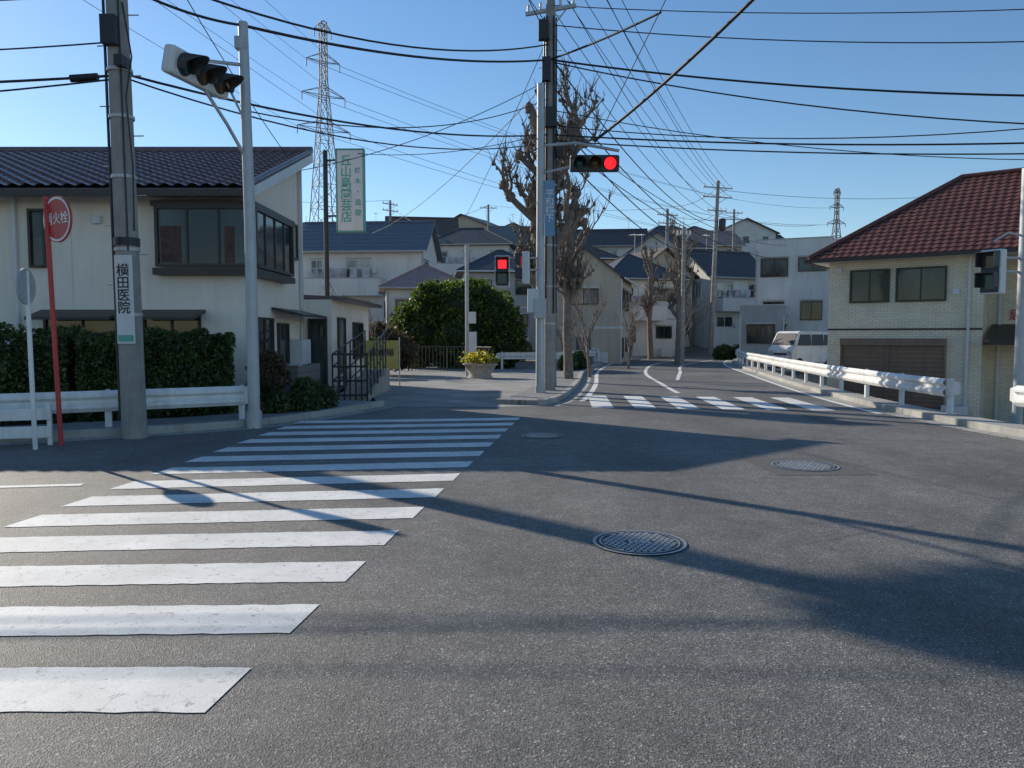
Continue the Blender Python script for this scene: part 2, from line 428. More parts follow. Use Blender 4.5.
# ---------------------------------------------------------------- foliage
def leaves(name, mat, parent, pts, size, seed=1, asp=.6):
    rr = random.Random(seed); p = Part(name, mat, parent)
    for c in pts:
        a = Vector((rr.gauss(0, 1), rr.gauss(0, 1), rr.gauss(0, 1))).normalized(); b = a.orthogonal().normalized()
        b = Matrix.Rotation(rr.random() * 6.28, 3, a) @ b; w = a.cross(b); s = size * rr.uniform(.6, 1.4); c = Vector(c)
        p.v += [tuple(c - b * s), tuple(c + w * s * asp), tuple(c + b * s), tuple(c - w * s * asp)]
        k = len(p.v) - 4; p.f.append((k, k + 1, k + 2, k + 3)); p.sm.append(False)
    return p.done()
def hedge(name, a, b, depth, h, n, size=.035, seed=3, mat=LEAFH):
    e = empty(name); a = Vector(a); b = Vector(b); L = (b - a).length; d = (b - a).normalized(); nn = Vector((-d.y, d.x))
    rr = random.Random(seed); P = []
    def disp(u, v, z): return .26 * noise.noise(Vector((u * 1.3, v * 1.3, z * 1.3 + seed))) + .14 * noise.noise(Vector((u * 4, v * 4, z * 4)))
    for i in range(n):
        f = rr.random(); u = rr.uniform(0, L); k = -abs(rr.gauss(0, .07))
        if f < .62: z = rr.uniform(.05, h); v = -k - disp(u, 0, z) - .05
        elif f < .9: v = rr.uniform(0, depth); z = h + k + disp(u, v, h) + .04
        else:
            v = rr.uniform(0, depth); z = rr.uniform(.05, h); u = -k if rr.random() < .5 else L + k + disp(L, v, z)
        q = a + d * u + nn * v; P.append((q.x, q.y, z))
    leaves('leaves', mat, e, P, size, seed)
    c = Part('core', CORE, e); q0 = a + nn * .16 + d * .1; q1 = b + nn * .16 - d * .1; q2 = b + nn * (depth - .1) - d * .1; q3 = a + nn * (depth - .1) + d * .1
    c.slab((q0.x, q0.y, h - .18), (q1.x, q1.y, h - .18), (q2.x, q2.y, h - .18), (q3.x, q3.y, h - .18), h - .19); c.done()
def bush(name, loc, lobes, n, size, mat, seed=1, trunk=None, core=.82):
    e = empty(name, loc); rr = random.Random(seed); P = []; tot = sum(l[3] ** 2 for l in lobes)
    c = Part('core', CORE, e)
    for li, (x, y, z, r) in enumerate(lobes):
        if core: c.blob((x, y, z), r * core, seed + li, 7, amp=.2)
        for i in range(int(n * r * r / tot)):
            d = Vector((rr.gauss(0, 1), rr.gauss(0, 1), rr.gauss(0, 1))).normalized()
            k = 1 + .28 * noise.noise(d * 2.2 + Vector((li + seed, 0, 0))) + .16 * noise.noise(d * 7 + Vector((li, 0, 0))) - abs(rr.gauss(0, .09 if core else .3))
            P.append((x + d.x * r * k, y + d.y * r * k, max(.03, z + d.z * r * k)))
    c.done(); leaves('leaves', mat, e, P, size, seed)
    if trunk:
        t = Part('trunk', BARK, e); t.tube([(0, 0, -.2), (.03, .02, trunk * .5), (0, 0, trunk)], [trunk * .016, trunk * .011, trunk * .006], 10)
        for k in range(7):
            z = trunk * rr.uniform(.88, .99); a = rr.random() * 6.28; t.tube([(0, 0, z - .3), (cos(a) * .4, sin(a) * .4, z + .1)], [.03, .015], 6)
        t.done()
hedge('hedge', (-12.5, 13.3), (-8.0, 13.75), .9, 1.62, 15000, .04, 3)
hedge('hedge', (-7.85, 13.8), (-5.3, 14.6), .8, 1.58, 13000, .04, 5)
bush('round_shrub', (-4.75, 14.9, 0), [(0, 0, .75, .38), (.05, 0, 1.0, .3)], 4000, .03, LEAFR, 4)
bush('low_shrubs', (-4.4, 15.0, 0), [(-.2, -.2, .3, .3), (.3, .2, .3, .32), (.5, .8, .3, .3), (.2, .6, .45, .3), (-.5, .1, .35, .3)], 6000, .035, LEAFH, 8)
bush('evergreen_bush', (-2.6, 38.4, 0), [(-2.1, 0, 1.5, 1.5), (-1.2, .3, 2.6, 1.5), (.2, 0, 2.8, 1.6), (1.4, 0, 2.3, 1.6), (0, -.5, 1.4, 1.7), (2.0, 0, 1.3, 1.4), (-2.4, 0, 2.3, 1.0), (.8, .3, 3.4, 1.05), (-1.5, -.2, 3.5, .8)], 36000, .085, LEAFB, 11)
bush('shrub', (-4.6, 31, 0), [(0, 0, 1.0, .8), (-.8, .3, 1.3, .9)], 4000, .06, LEAFR, 13)
bush('shrub', (-6.0, 29, 0), [(0, 0, .8, .7), (.4, .3, 1.1, .5)], 4000, .06, LEAFH, 16)
bush('shrub', (2.4, 33, 0), [(0, 0, .4, .4), (.5, .8, .4, .45), (.7, 2, .4, .5)], 3500, .05, LEAFH, 14)
bush('shrub', (14.2, 51.5, -.3), [(0, 0, .6, .7), (1.2, .3, .6, .7)], 3000, .08, LEAFH, 15)
bush('unseen_shadow_tree', (-15.35, 20.65, 0), [(0, 0, 11.75, .5), (.35, .35, 11.8, .42), (-.3, -.35, 11.6, .36), (.6, .6, 11.7, .3), (.0, .1, 12.1, .3), (-.1, -.6, 11.85, .25)], 7000, .05, LEAFB, 71, trunk=11.8, core=.88)  # unseen tree added out of view; crown shaped for its shadow on the road
for i, (x, y, s) in enumerate([(-26, 70, 3.2), (-2, 72, 2.4), (4, 95, 3), (26, 66, 2.2), (-16, 95, 3), (12.5, 76, 2.0), (-7, 62, 1.8), (29, 57, 2.4)]):
    bush('garden_tree', (x, y, hill(y)), [(0, 0, s * .9, s * .8), (s * .5, 0, s * 1.3, s * .6), (-s * .5, 0, s * 1.2, s * .6), (0, 0, s * 1.7, s * .5)], 5000, .16, LEAFB, 20 + i)
# fallen leaves and grit by the kerbs
rr = random.Random(77); fl = Part('fallen_leaves', LEAFR)
for i in range(1100):
    path, sgn = rr.choice([(LK, -1), (LK, -1), (LE, -1), (RE, 1)]); k = rr.randint(0, len(path) - 2); a, b = path[k], path[k + 1]
    if not (2 < a[1] < 40): continue
    q = a + (b - a) * rr.random(); d = (b - a).normalized(); n_ = Vector((-d.y, d.x)); q = q + n_ * sgn * abs(rr.gauss(.03, .22)); s = rr.uniform(.008, .028); t = rr.random() * 6.28
    fl.add([(q.x + cos(t + j * pi / 2) * s * (1 if j % 2 else .6), q.y + sin(t + j * pi / 2) * s * (1 if j % 2 else .6), .012 + rr.uniform(0, .012)) for j in range(4)], [(0, 1, 2, 3)])
fl.done()

# planter with flowers
e = empty('flower_planter', (-1.2, 29, 0)); p = Part('pot', TERRA, e)
p.tube([(0, 0, 0), (0, 0, .08), (0, 0, .12), (0, 0, .48), (0, 0, .5), (0, 0, .56)], [.46, .46, .4, .6, .66, .66], 24); p.done()
rr = random.Random(5); P = [(rr.gauss(0, .28), rr.gauss(0, .28), .6 + abs(rr.gauss(0, .16))) for _ in range(2200)]
leaves('flowers', FLOWER, e, P[:1300], .04, 2); leaves('leaves', LEAFH, e, P[1300:], .045, 3)

# ---------------------------------------------------------------- pruned trees
def pruned_tree(name, loc, trunk_h, r0, seed, limbs, spread, rise, twigs=6, bias=0):
    e = empty(name, loc); p = Part('trunk_and_limbs', BARK, e); t = Part('twigs', BARK, e); rr = random.Random(seed)
    tp = [(0, 0, -.1), (0, 0, .15)]; x = y = 0
    n = 6
    for i in range(1, n + 1):
        x += rr.uniform(-.06, .06); y += rr.uniform(-.06, .06); tp.append((x, y, trunk_h * i / n))
    rad = [r0 * 1.35, r0 * 1.05] + [r0 * (1 - .3 * i / n) for i in range(1, n + 1)]
    p.tube(tp, rad, 12)
    def knob(c, r):
        for k in range(3):
            p.blob((c[0] + rr.uniform(-r, r) * .6, c[1] + rr.uniform(-r, r) * .6, c[2] + rr.uniform(-r, r) * .6), r * rr.uniform(.7, 1.1), rr.random() * 50, 4, amp=.5)
        for k in range(rr.randint(2, twigs)):
            d = Vector((rr.gauss(0, .6), rr.gauss(0, .6), 1 + rr.random())).normalized(); L = rr.uniform(.15, .6)
            c2 = Vector(c); m = c2 + d * L * .5 + Vector((rr.uniform(-.04, .04), 0, 0)); t.tube([c2, m, c2 + d * L], [.013, .010, .005], 4, False)
    def limb(c, d, L, r, lvl):
        pts = [Vector(c)]; rs = [r]; d = Vector(d).normalized(); m = 5
        for i in range(m):
            d = (d + Vector((rr.uniform(-.38, .38), rr.uniform(-.38, .38), rr.uniform(-.1, .38)))).normalized()
            pts.append(pts[-1] + d * L / m); rs.append(r * (1 - .38 * (i + 1) / m) * rr.uniform(.9, 1.2))
        p.tube(pts, rs, 7)
        knob(pts[-1], rs[-1] * 1.25 + .02)
        if lvl > 0:
            for k in range(rr.randint(2, 4)):
                i = rr.randint(2, m); dd = (d * .5 + Vector((rr.gauss(0, .7), rr.gauss(0, .7), rr.uniform(.1, .8)))).normalized()
                limb(pts[i], dd, L * rr.uniform(.35, .62), rs[i] * .62, lvl - 1)
        if lvl > 0 or rr.random() < .4: knob(pts[rr.randint(2, 4)], rs[3] * 1.1)
    for i in range(limbs):
        k = rr.randint(4, n + 1); a = i * 2.4 + rr.uniform(-.4, .4); c = tp[k]
        limb(c, (cos(a) * spread + bias, sin(a) * spread, rise * rr.uniform(.6, 1.3)), rr.uniform(1.4, 2.3) * (1.0 if k > 4 else .75) * trunk_h / 5.5, rad[k] * .62, 2)
    limb(tp[-1], (-.1, 0, 1), 2.4 * trunk_h / 5.5, rad[-1] * .9, 2)
    p.done(); t.done()
pruned_tree('plane_tree', (1.05, 22.6, 0), 5.7, .26, 12, 15, .9, .85, bias=-.12)
pruned_tree('plane_tree', (1.95, 26.5, 0), 5.2, .17, 41, 9, .4, 1.3)
pruned_tree('plane_tree', (9.3, 43, 0), 5.0, .2, 5, 9, .5, 1.0)
pruned_tree('plane_tree', (9.4, 52, 0), 5.4, .2, 8, 8, .5, 1.0)
def bare_tree(name, loc, h, r, seed, lv=4):
    e = empty(name, loc); p = Part('branches', BARK, e); rr = random.Random(seed)
    def br(c, d, L, r, l):
        pts = [c]; 
        for i in range(3):
            d = (d + Vector((rr.uniform(-.2, .2), rr.uniform(-.2, .2), rr.uniform(-.02, .15)))).normalized(); pts.append(pts[-1] + d * L / 3)
        p.tube(pts, [r, r * .85, r * .7, r * .5], 5, False)
        if l: 
            for k in range(3 if l < lv else 5):
                q = pts[rr.randint(1, 3)]; br(q, (d + Vector((rr.gauss(0, .5), rr.gauss(0, .5), rr.uniform(0, .4)))).normalized(), L * rr.uniform(.55, .75), r * .55, l - 1)
    br(Vector((0, 0, 0)), Vector((0, 0, 1)), h * .42, r, lv); p.done()
for x, y, h, s in ((3.0, 29.5, 4.6, 3), (5.6, 37, 4.6, 6), (10.9, 50, 5, 9), (-5.4, 30, 3.6, 19), (2.6, 40, 5, 23), (14.0, 60, 6, 25), (-7.5, 34, 4, 27), (25, 60, 6, 29)):
    bare_tree('bare_tree', (x, y, hill(y)), h, .07 + .01 * (h > 4.8), s)

# ---------------------------------------------------------------- buildings
class Face:
    def __init__(s, o, u, n): s.o = Vector(o); s.u = Vector(u); s.n = Vector(n)
    def P(s, u, z, d): q = s.o + s.u * u + s.n * d; return (q.x, q.y, z)
def fbox(part, F, u0, u1, z0, z1, d0, d1):
    part.add([F.P(u0, z0, d0), F.P(u1, z0, d0), F.P(u1, z0, d1), F.P(u0, z0, d1), F.P(u0, z1, d0), F.P(u1, z1, d0), F.P(u1, z1, d1), F.P(u0, z1, d1)],
             [(0, 3, 2, 1), (4, 5, 6, 7), (0, 1, 5, 4), (1, 2, 6, 5), (2, 3, 7, 6), (3, 0, 4, 7)])
def window(fr, gl, F, u, z, w, h, mull=1, fw=.05, d=.0):
    fbox(gl, F, u + .01, u + w - .01, z + .01, z + h - .01, d - .02, d + .02)
    fbox(fr, F, u, u + fw, z, z + h, d - .01, d + .07); fbox(fr, F, u + w - fw, u + w, z, z + h, d - .01, d + .07)
    fbox(fr, F, u + fw, u + w - fw, z + h - fw, z + h, d - .01, d + .069); fbox(fr, F, u + fw, u + w - fw, z, z + fw, d - .01, d + .085)
    for i in range(mull):
        c = u + w * (i + 1) / (mull + 1); fbox(fr, F, c - .022, c + .022, z + fw, z + h - fw, d - .01, d + .045)
def house(name, loc, rot, w, d, h, roof='gable', rise=1.6, oh=.45, wall=STUCCO2, rm=ROOFD, storeys=2, frame=WHITE2, seed=1, balcony=False, deep=3, nowin=False):
    rr = random.Random(seed); e = empty(name, loc, rot)
    if frame == WHITE2 and rr.random() < .45: frame = BROWN
    wl = Part('walls', wall, e); rf = Part('roof', rm, e); fr = Part('window_frames', frame, e); gl = Part('windows', GLASS, e); gc = Part('curtained_windows', CURT, e)
    tr = Part('trim', WHITE2 if wall != STUCCO2 else STUCCO3, e); ut = Part('utilities', WHITE2, e); ld = Part('laundry', CLOTH, e)
    x, y = w / 2, d / 2
    wl.box(-x, x, -y, y, -deep, h)
    X, Y = x + oh, y + oh
    if roof == 'gable':      # ridge along x
        s = rise / y; ez = h - oh * s
        rf.slab((-X, -Y, ez + .14), (X, -Y, ez + .14), (X, 0, h + rise + .14), (-X, 0, h + rise + .14), .13)
        rf.slab((X, Y, ez + .14), (-X, Y, ez + .14), (-X, 0, h + rise + .14), (X, 0, h + rise + .14), .13)
        nb = int(Y / .45)
        for i in range(nb):
            t = i / nb; rf.box(-X, X, -Y + Y * t - .01, -Y + Y * t + .03, ez + (h + rise - ez) * t + .12, ez + (h + rise - ez) * t + .175)
        for sx in (-x, x): wl.add([(sx, -y, h), (sx, y, h), (sx, 0, h + rise)], [(0, 1, 2) if sx > 0 else (2, 1, 0)])
        rf.tube([(-X, 0, h + rise + .16), (X, 0, h + rise + .16)], .09, 8)
        tr.tube([(-X, -Y - .05, ez + .05), (X, -Y - .05, ez + .05)], .06, 8)
    elif roof == 'gabley':
        s = rise / x; ez = h - oh * s
        rf.slab((-X, Y, ez + .14), (-X, -Y, ez + .14), (0, -Y, h + rise + .14), (0, Y, h + rise + .14), .13)
        rf.slab((X, -Y, ez + .14), (X, Y, ez + .14), (0, Y, h + rise + .14), (0, -Y, h + rise + .14), .13)
        for sy in (-y, y): wl.add([(-x, sy, h), (x, sy, h), (0, sy, h + rise)], [(0, 1, 2) if sy < 0 else (2, 1, 0)])
        for sx in (-1, 1): tr.tube([(sx * (X + .05), -Y, ez + .05), (sx * (X + .05), Y, ez + .05)], .06, 8)
    elif roof == 'hip':
        q = min(x, y); rx = max(x - q, 0.05); ry = max(y - q, 0.05) if x < y else .0
        if x >= y: r0, r1 = (-rx, 0), (rx, 0)
        else: r0, r1 = (0, -ry), (0, ry)
        zt = h + rise
        V = [(-X, -Y, h - .12), (X, -Y, h - .12), (X, Y, h - .12), (-X, Y, h - .12), (-X, -Y, h + .02), (X, -Y, h + .02), (X, Y, h + .02), (-X, Y, h + .02), (*r0, zt), (*r1, zt)]
        Fs = [(0, 3, 2, 1), (0, 1, 5, 4), (1, 2, 6, 5), (2, 3, 7, 6), (3, 0, 4, 7)]
        if x >= y: Fs += [(4, 5, 9, 8), (5, 6, 9), (6, 7, 8, 9), (7, 4, 8)]
        else: Fs += [(4, 5, 8), (5, 6, 9, 8), (6, 7, 9), (7, 4, 8, 9)]
        rf.add(V, Fs)
        rf.tube([V[8], V[9]], .09, 6)
        for a, b in ((4, 8), (5, 9 if x >= y else 8), (6, 9), (7, 8 if x >= y else 9)): rf.tube([V[a], V[b]], .07, 6)
        tr.tube([(-X, -Y - .05, h - .05), (X, -Y - .05, h - .05)], .055, 8)
    else:
        wl.box(-x, x, -y, -y + .15, h, h + .5); wl.box(-x, x, y - .15, y, h, h + .5); wl.box(-x, -x + .15, -y + .15, y - .15, h, h + .5); wl.box(x - .15, x, -y + .15, y - .15, h, h + .5)
        tr.box(-x - .04, x + .04, -y - .04, -y + .19, h + .5, h + .56); tr.box(-x - .04, -x + .19, -y + .19, y + .04, h + .5, h + .56); tr.box(x - .19, x + .04, -y + .19, y + .04, h + .5, h + .56)
    if not nowin:
        faces = [(Face((-x, -y, 0), (1, 0, 0), (0, -1, 0)), w), (Face((x, -y, 0), (0, 1, 0), (1, 0, 0)), d), (Face((-x, y, 0), (0, -1, 0), (-1, 0, 0)), d)]
        for F, L in faces:
            k = max(1, int(L / 2.3)); 
            for st in range(storeys):
                zb = h - 1.9 - st * 2.8
                for i in range(k):
                    if rr.random() < .1: continue
                    ww = rr.choice([.8, 1.3, 1.7]); u = (i + .5) * L / k - ww / 2; hh = rr.choice([.9, 1.2, 1.2]) 
                    window(fr, gc if rr.random() < .35 else gl, F, u, zb + 1.2 - hh, ww, hh)
                    fbox(tr, F, u - .05, u + ww + .05, zb + 1.25, zb + 1.31, 0, .12)
                    if rr.random() < .25: fbox(ut, F, u + ww + .1, u + ww + .4, zb + .3, zb + .6, 0, .2)
            fbox(tr, F, .02, .10, -1, h - .15, .02, .1)
            if storeys > 1 and rr.random() < .6: fbox(tr, F, 0, L, h - 3.0, h - 2.88, .0, .035)
    if balcony:
        F = faces[0][0] if not nowin else Face((-x, -y, 0), (1, 0, 0), (0, -1, 0))
        fbox(wl, F, w * .1, w * .7, h - 3.1, h - 2.0, .85, .95); fbox(wl, F, w * .1, w * .7, h - 3.1, h - 2.95, .0, .849)
        fbox(wl, F, w * .1, w * .1 + .1, h - 2.949, h - 2.0, 0, .849); fbox(wl, F, w * .7 - .1, w * .7, h - 2.949, h - 2.0, 0, .849)
        fbox(tr, F, w * .1 - .02, w * .7 + .02, h - 1.999, h - 1.94, .82, .98)
        for k in range(5): u = w * (.15 + .1 * k); fbox(ld, F, u, u + rr.uniform(.25, .5), h - 2.3, h - 1.3, .5 + .01 * k, .52 + .01 * k)
        fbox(ut, F, w * .12, w * .68, h - 1.3, h - 1.27, .5, .53)
    ut.obox((x * .5, -y - .3, .35), (.8, .3, .6))
    if rr.random() < .6:
        an = Part('antenna', GALV, e); ax = x * rr.uniform(-.6, .6); zt = h + rise + 1.6
        an.tube([(ax, 0, h), (ax, 0, zt)], .025, 6)
        for k in range(7): an.tube([(ax - .35 + k * .1, -.3 + k * .02, zt - .1), (ax - .35 + k * .1, .3 - k * .02, zt - .1)], .01, 4)
        an.tube([(ax - .4, 0, zt - .1), (ax + .3, 0, zt - .1)], .012, 4); an.done()
    for q in (wl, rf, fr, gl, gc, tr, ut, ld): q.done()
    return e
def tiles(part, o, u, L, v, D, nrm, tile=.27, course=.3, amp=.026):
    o, u, v, nrm = [Vector(a) for a in (o, u, v, nrm)]; k = 6; nu = int(L / tile) * k; nv = int(D / course); vs = []
    for j in range(nv):
        for e_ in (0, 1):
            for i in range(nu + 1):
                ph = 2 * pi * i / k
                h = amp * (1 + sin(ph)) + (.0 if e_ == 0 else .045)
                vs.append(o + u * (L * i / nu) + v * (D * (j + e_) / nv) + nrm * h)
    W = nu + 1; fs = []
    for r in range(2 * nv - 1):
        for i in range(nu): a = r * W + i; fs.append((a, a + W, a + W + 1, a + 1))
    part.add(vs, fs, False)

# --- left house
e = empty('stucco_house')
wl = Part('walls', STUCCO, e); rf = Part('roof', ROOFP, e); fr = Part('window_frames', BROWN, e); gl_ = Part('windows', GLASS, e); gc = Part('curtained_windows', CURT, e); tr = Part('trim', BROWN, e); wt = Part('white_trim', WHITE2, e)
HX, HY, HB, HE, HR = -5.5, 16.0, 20.3, 4.72, 6.3
x0 = -22
wl.box(x0, HX, HY, HB, -.2, HE - .02)
wl.add([(HX, HY, HE - .02), (HX, HB, HE - .02), (HX, HB, HR)], [(0, 1, 2)]); wl.add([(x0, HY, HE - .02), (x0, HB, HE - .02), (x0, HB, HR)], [(2, 1, 0)])
wl.add([(x0, HB, HE - .02), (HX, HB, HE - .02), (HX, HB, HR), (x0, HB, HR)], [(3, 2, 1, 0)])
sl = (HR - HE) / (HB - HY); oh = .55
v = Vector((0, HB + .25 - (HY - oh), sl * (HB + .25 - HY + oh))); D = v.length; vn = v.normalized(); nr = Vector((0, -vn.z, vn.y))
rf.slab((x0 - .3, HY - oh, HE - sl * oh), (HX + .22, HY - oh, HE - sl * oh), (HX + .22, HB + .25, HR + sl * .25), (x0 - .3, HB + .25, HR + sl * .25), .10)
tiles(rf, (x0 - .3, HB + .25, HR + sl * .25 + .01), (1, 0, 0), HX + .5 - x0, -vn, D, nr)
rf.tube([(x0 - .3, HB + .25, HR + sl * .25 + .08), (HX + .25, HB + .25, HR + sl * .25 + .08)], .09, 10)
rf.tube([(HX + .2, HY - oh, HE - sl * oh + .05), (HX + .2, HB + .25, HR + sl * .25 + .05)], .06, 8)
wt.slab((HX + .225, HY - oh, HE - sl * oh - .02), (HX + .26, HY - oh, HE - sl * oh - .02), (HX + .26, HB + .25, HR + sl * .25 - .02), (HX + .225, HB + .25, HR + sl * .25 - .02), .22)
tr.box(x0, HX + .25, HY - oh - .14, HY - oh - .02, HE - sl * oh - .17, HE - sl * oh - .04)
F = Face((x0, HY, 0), (1, 0, 0), (0, -1, 0)); S = Face((HX, HY, 0), (0, 1, 0), (1, 0, 0)); U = lambda X: X - x0
zz0, zz1 = 3.0, 4.22
wl.box(-7.25, HX + .24, HY - .25, HY + 2.5, zz0 - .12, zz0 - .02)
tr.box(-7.3, HX + .3, HY - .32, HY + 2.6, zz1, zz1 + .1); tr.box(-7.3, HX + .3, HY - .3, HY + 2.56, zz0 - .16, zz0 - .001 - .02)
FB = Face((-7.25, HY - .25, 0), (1, 0, 0), (0, -1, 0)); SB = Face((HX + .24, HY - .25, 0), (0, 1, 0), (1, 0, 0))
wl.box(-7.2, HX + .2, HY - .2, HY + 2.5, zz0 - .02, zz1 - .001)
window(fr, gl_, FB, .02, zz0, 1.93, zz1 - zz0, 2, .06, .0); window(fr, gl_, SB, .04, zz0, 2.66, zz1 - zz0, 3, .06, .0)
cu_ = Part('curtains', simple('red_brown_curtain', (.09, .05, .04), .8, .4, 8), e)
for u, w_ in ((.12, .42), (1.42, .2)): fbox(cu_, FB, u, u + w_, zz0 + .08, zz1 - .4, .021, .027)
cu_.done()
window(fr, gl_, F, U(-9.95), 3.0, .35, 1.2, 0); window(fr, gl_, F, U(-15), 2.9, 1.7, 1.3, 1)
window(fr, gl_, F, U(-7.65), .9, 1.2, 1.15, 1); window(fr, gl_, F, U(-9.7), .9, 1.6, 1.1, 1)
for a, b in ((-9.75, -8.05), (-7.7, -6.35)): tr.slab((a, HY - .6, 1.98), (b, HY - .6, 1.98), (b, HY - .02, 2.14), (a, HY - .02, 2.14), .06)
for X in (-9.1, -12.7): fbox(wt, F, U(X), U(X) + .015, 0, HE - .2, 0, .006)
fbox(wt, F, U(-10.25), U(-10.25) + .07, 0, HE - .2, .03, .1)
for X, z in ((-8.6, 3.9), (-8.2, 2.6)): fbox(wt, F, U(X), U(X) + .16, z, z + .16, 0, .09)
window(fr, gl_, S, 2.0, .9, .8, 1.0, 0); window(fr, gc, S, 3.0, 3.5, .7, .9, 0); window(fr, gl_, S, .5, .8, 1.1, 1.2, 1)
fbox(wt, S, 3.95, 4.02, 0, 6.0, .03, .1)
tr.slab((HX + .7, HY + 1.6, 2.1), (HX + .02, HY + 1.6, 2.25), (HX + .02, HY + 4.0, 2.25), (HX + .7, HY + 4.0, 2.1), .06)
wl.box(-9, -4.75, HB + .01, 25.5, -.2, 2.55); rf.slab((-9, HB + .02, 2.85), (-4.35, HB + .02, 2.62), (-4.35, 25.9, 2.62), (-9, 25.9, 2.85), .1)
W2 = Face((-4.75, HB, 0), (0, 1, 0), (1, 0, 0))
window(fr, gc, W2, .6, .1, .85, 2.0, 0); window(fr, gl_, W2, 2.6, .9, 1.4, 1.1, 1)
F5 = Face((-5.49, HB + .01, 0), (1, 0, 0), (0, -1, 0)); window(fr, gl_, F5, .12, .1, .5, 1.95, 0)
wt.obox((HX + .22, HY + 3.2, 1.2), (.3, .8, .6))
for q in (wl, rf, fr, gl_, gc, tr, wt): q.done()

# block wall and stair railing by left house
e = empty('block_wall'); p = Part('blocks', BLOCK, e); p.box(-5.35, -4.55, 16.3, 16.45, 0, .95); p.box(-4.7, -4.551, 16.451, 18.2, 0, .95)
c = Part('coping', CONC, e, .01); c.box(-5.4, -4.5, 16.25, 16.5, .952, 1.0); c.done(); p.done()
e = empty('stair_railing'); p = Part('rails', BLACK, e)
for (xa, ya, xb, yb, s0, s1) in ((-4.35, 18.6, -3.55, 18.8, 0, 0), (-4.35, 18.6, -4.3, 22.5, 0, .6), (-3.55, 18.8, -3.75, 22.8, 0, .6)):
    for k in range(7):
        t = k / 6; X, Y, Z = xa + (xb - xa) * t, ya + (yb - ya) * t, s0 + (s1 - s0) * t
        p.tube([(X, Y, Z), (X, Y, Z + 1.15)], .022, 6)
    for z in (.15, .5, .85, 1.15): p.tube([(xa, ya, s0 + z), (xb, yb, s1 + z)], .024, 6)
p.done(); s_ = Part('steps', CONC, e)
for k in range(4): s_.box(-4.3, -3.6, 19.0 + k * .9, 19.9 + k * .9, -.05, .02 + .15 * (k + 1) - .001 * k)
s_.done()
e = empty('yellow_banner', (-4.6, 24.3, 0), radians(12)); p = Part('cloth', YEL, e); n = 8
vs = []
for i in range(n + 1):
    vs += [(-.05 + i * .13, .03 * sin(i * 1.4), .55), (-.05 + i * .13, .03 * sin(i * 1.4 + .5), 1.45)]
p.add(vs, [(2 * i, 2 * i + 2, 2 * i + 3, 2 * i + 1) for i in range(n)], True); p.done()
q = Part('posts', GALV, e); q.tube([(-.08, 0, 0), (-.08, 0, 1.55)], .02); q.tube([(1.03, 0, 0), (1.03, 0, 1.55)], .02); q.done()
text('lettering', '駐車場', BROWN, e, (.47, -.05, 1.05), (pi / 2, 0, 0), .26)
# railing across lane
e = empty('lane_railing'); p = Part('bars', DGREY, e)
a, b = Vector((-6.2, 35.2)), Vector((-2.1, 34.6)); c_ = Vector((-.9, 33.0))
for A, B in ((a, b), (b, c_)):
    m = int((B - A).length / .16)
    for k in range(m + 1):
        q = A + (B - A) * k / m; p.tube([(q.x, q.y, 0), (q.x, q.y, 1.1)], .03 if k % 10 == 0 else .012, 5)
    for z in (.12, 1.1): p.tube([(A.x, A.y, z), (B.x, B.y, z)], .028, 6)
p.done()

# --- right house
ang = atan2(-3, 3.8); e = empty('tiled_house', (11.9, 29, 0), ang)
wl = Part('walls', TILEW, e); rf = Part('roof', ROOFR, e); fr = Part('window_frames', BROWN, e); g1 = Part('windows', GLASS, e); tr = Part('trim', BROWN, e); wt = Part('white_trim', WHITE2, e); sh = Part('shutters', SHUT, e)
zb, ze = -1.8, 4.42
wl.box(0, 5.0, 0, 7.4, zb, ze); wl.box(5.001, 12, 1.5, 7.4, zb, ze)
Ax0, Ax1, Ay0, Ay1 = -.6, 12.6, -.6, 8.0; ry = (Ay0 + Ay1) / 2; hr = 3.15; q = (Ay1 - Ay0) / 2
A0, A1, A2, A3 = (Ax0, Ay0, ze), (Ax1, Ay0, ze), (Ax1, Ay1, ze), (Ax0, Ay1, ze); R0, R1 = (Ax0 + q, ry, ze + hr), (Ax1 - q, ry, ze + hr)
rf.add([A0, A1, A2, A3, R0, R1], [(1, 2, 5), (2, 3, 4, 5), (0, 3, 2, 1)])
def hip_tiles(part, o, u, L, v, D, nrm, cut0, cut1, tile=.26, course=.26, amp=.012):
    o, u, v, nrm = [Vector(a) for a in (o, u, v, nrm)]; nv = int(D / course)
    for j in range(nv):
        t0 = j / nv; t1 = (j + 1) / nv
        a, b = cut0 * (t0 + t1) / 2, L - cut1 * (t0 + t1) / 2; n = max(2, int((b - a) / tile * 6)); vs = []
        for i in range(n + 1):
            s = a + (b - a) * i / n; ph = 2 * pi * s / tile
            for tt, lift in ((t0, .03), (t1, .0)):
                q = o + u * s + v * (D * tt) + nrm * (amp * (1 + sin(ph)) + lift); vs.append(q)
        for i in range(n + 1):
            s = a + (b - a) * i / n; vs.append(o + u * s + v * (D * t0))
        m = 2 * (n + 1)
        part.add(vs, [(2 * i, 2 * i + 2, 2 * i + 3, 2 * i + 1) for i in range(n)] + [(m + i, m + i + 1, 2 * i + 2, 2 * i) for i in range(n)], False)
D = sqrt(q * q + hr * hr)
hip_tiles(rf, A0, (1, 0, 0), Ax1 - Ax0, (0, q / D, hr / D), D, (0, -hr / D, q / D), q, q)
hip_tiles(rf, A3, (0, -1, 0), Ay1 - Ay0, (q / D, 0, hr / D), D, (-hr / D, 0, q / D), q, q)
for a, b in ((A0, R0), (A1, R1), (A3, R0), (R0, R1)):
    rf.tube([Vector(a) + Vector((0, 0, .06)), Vector(b) + Vector((0, 0, .06))], .09, 8)
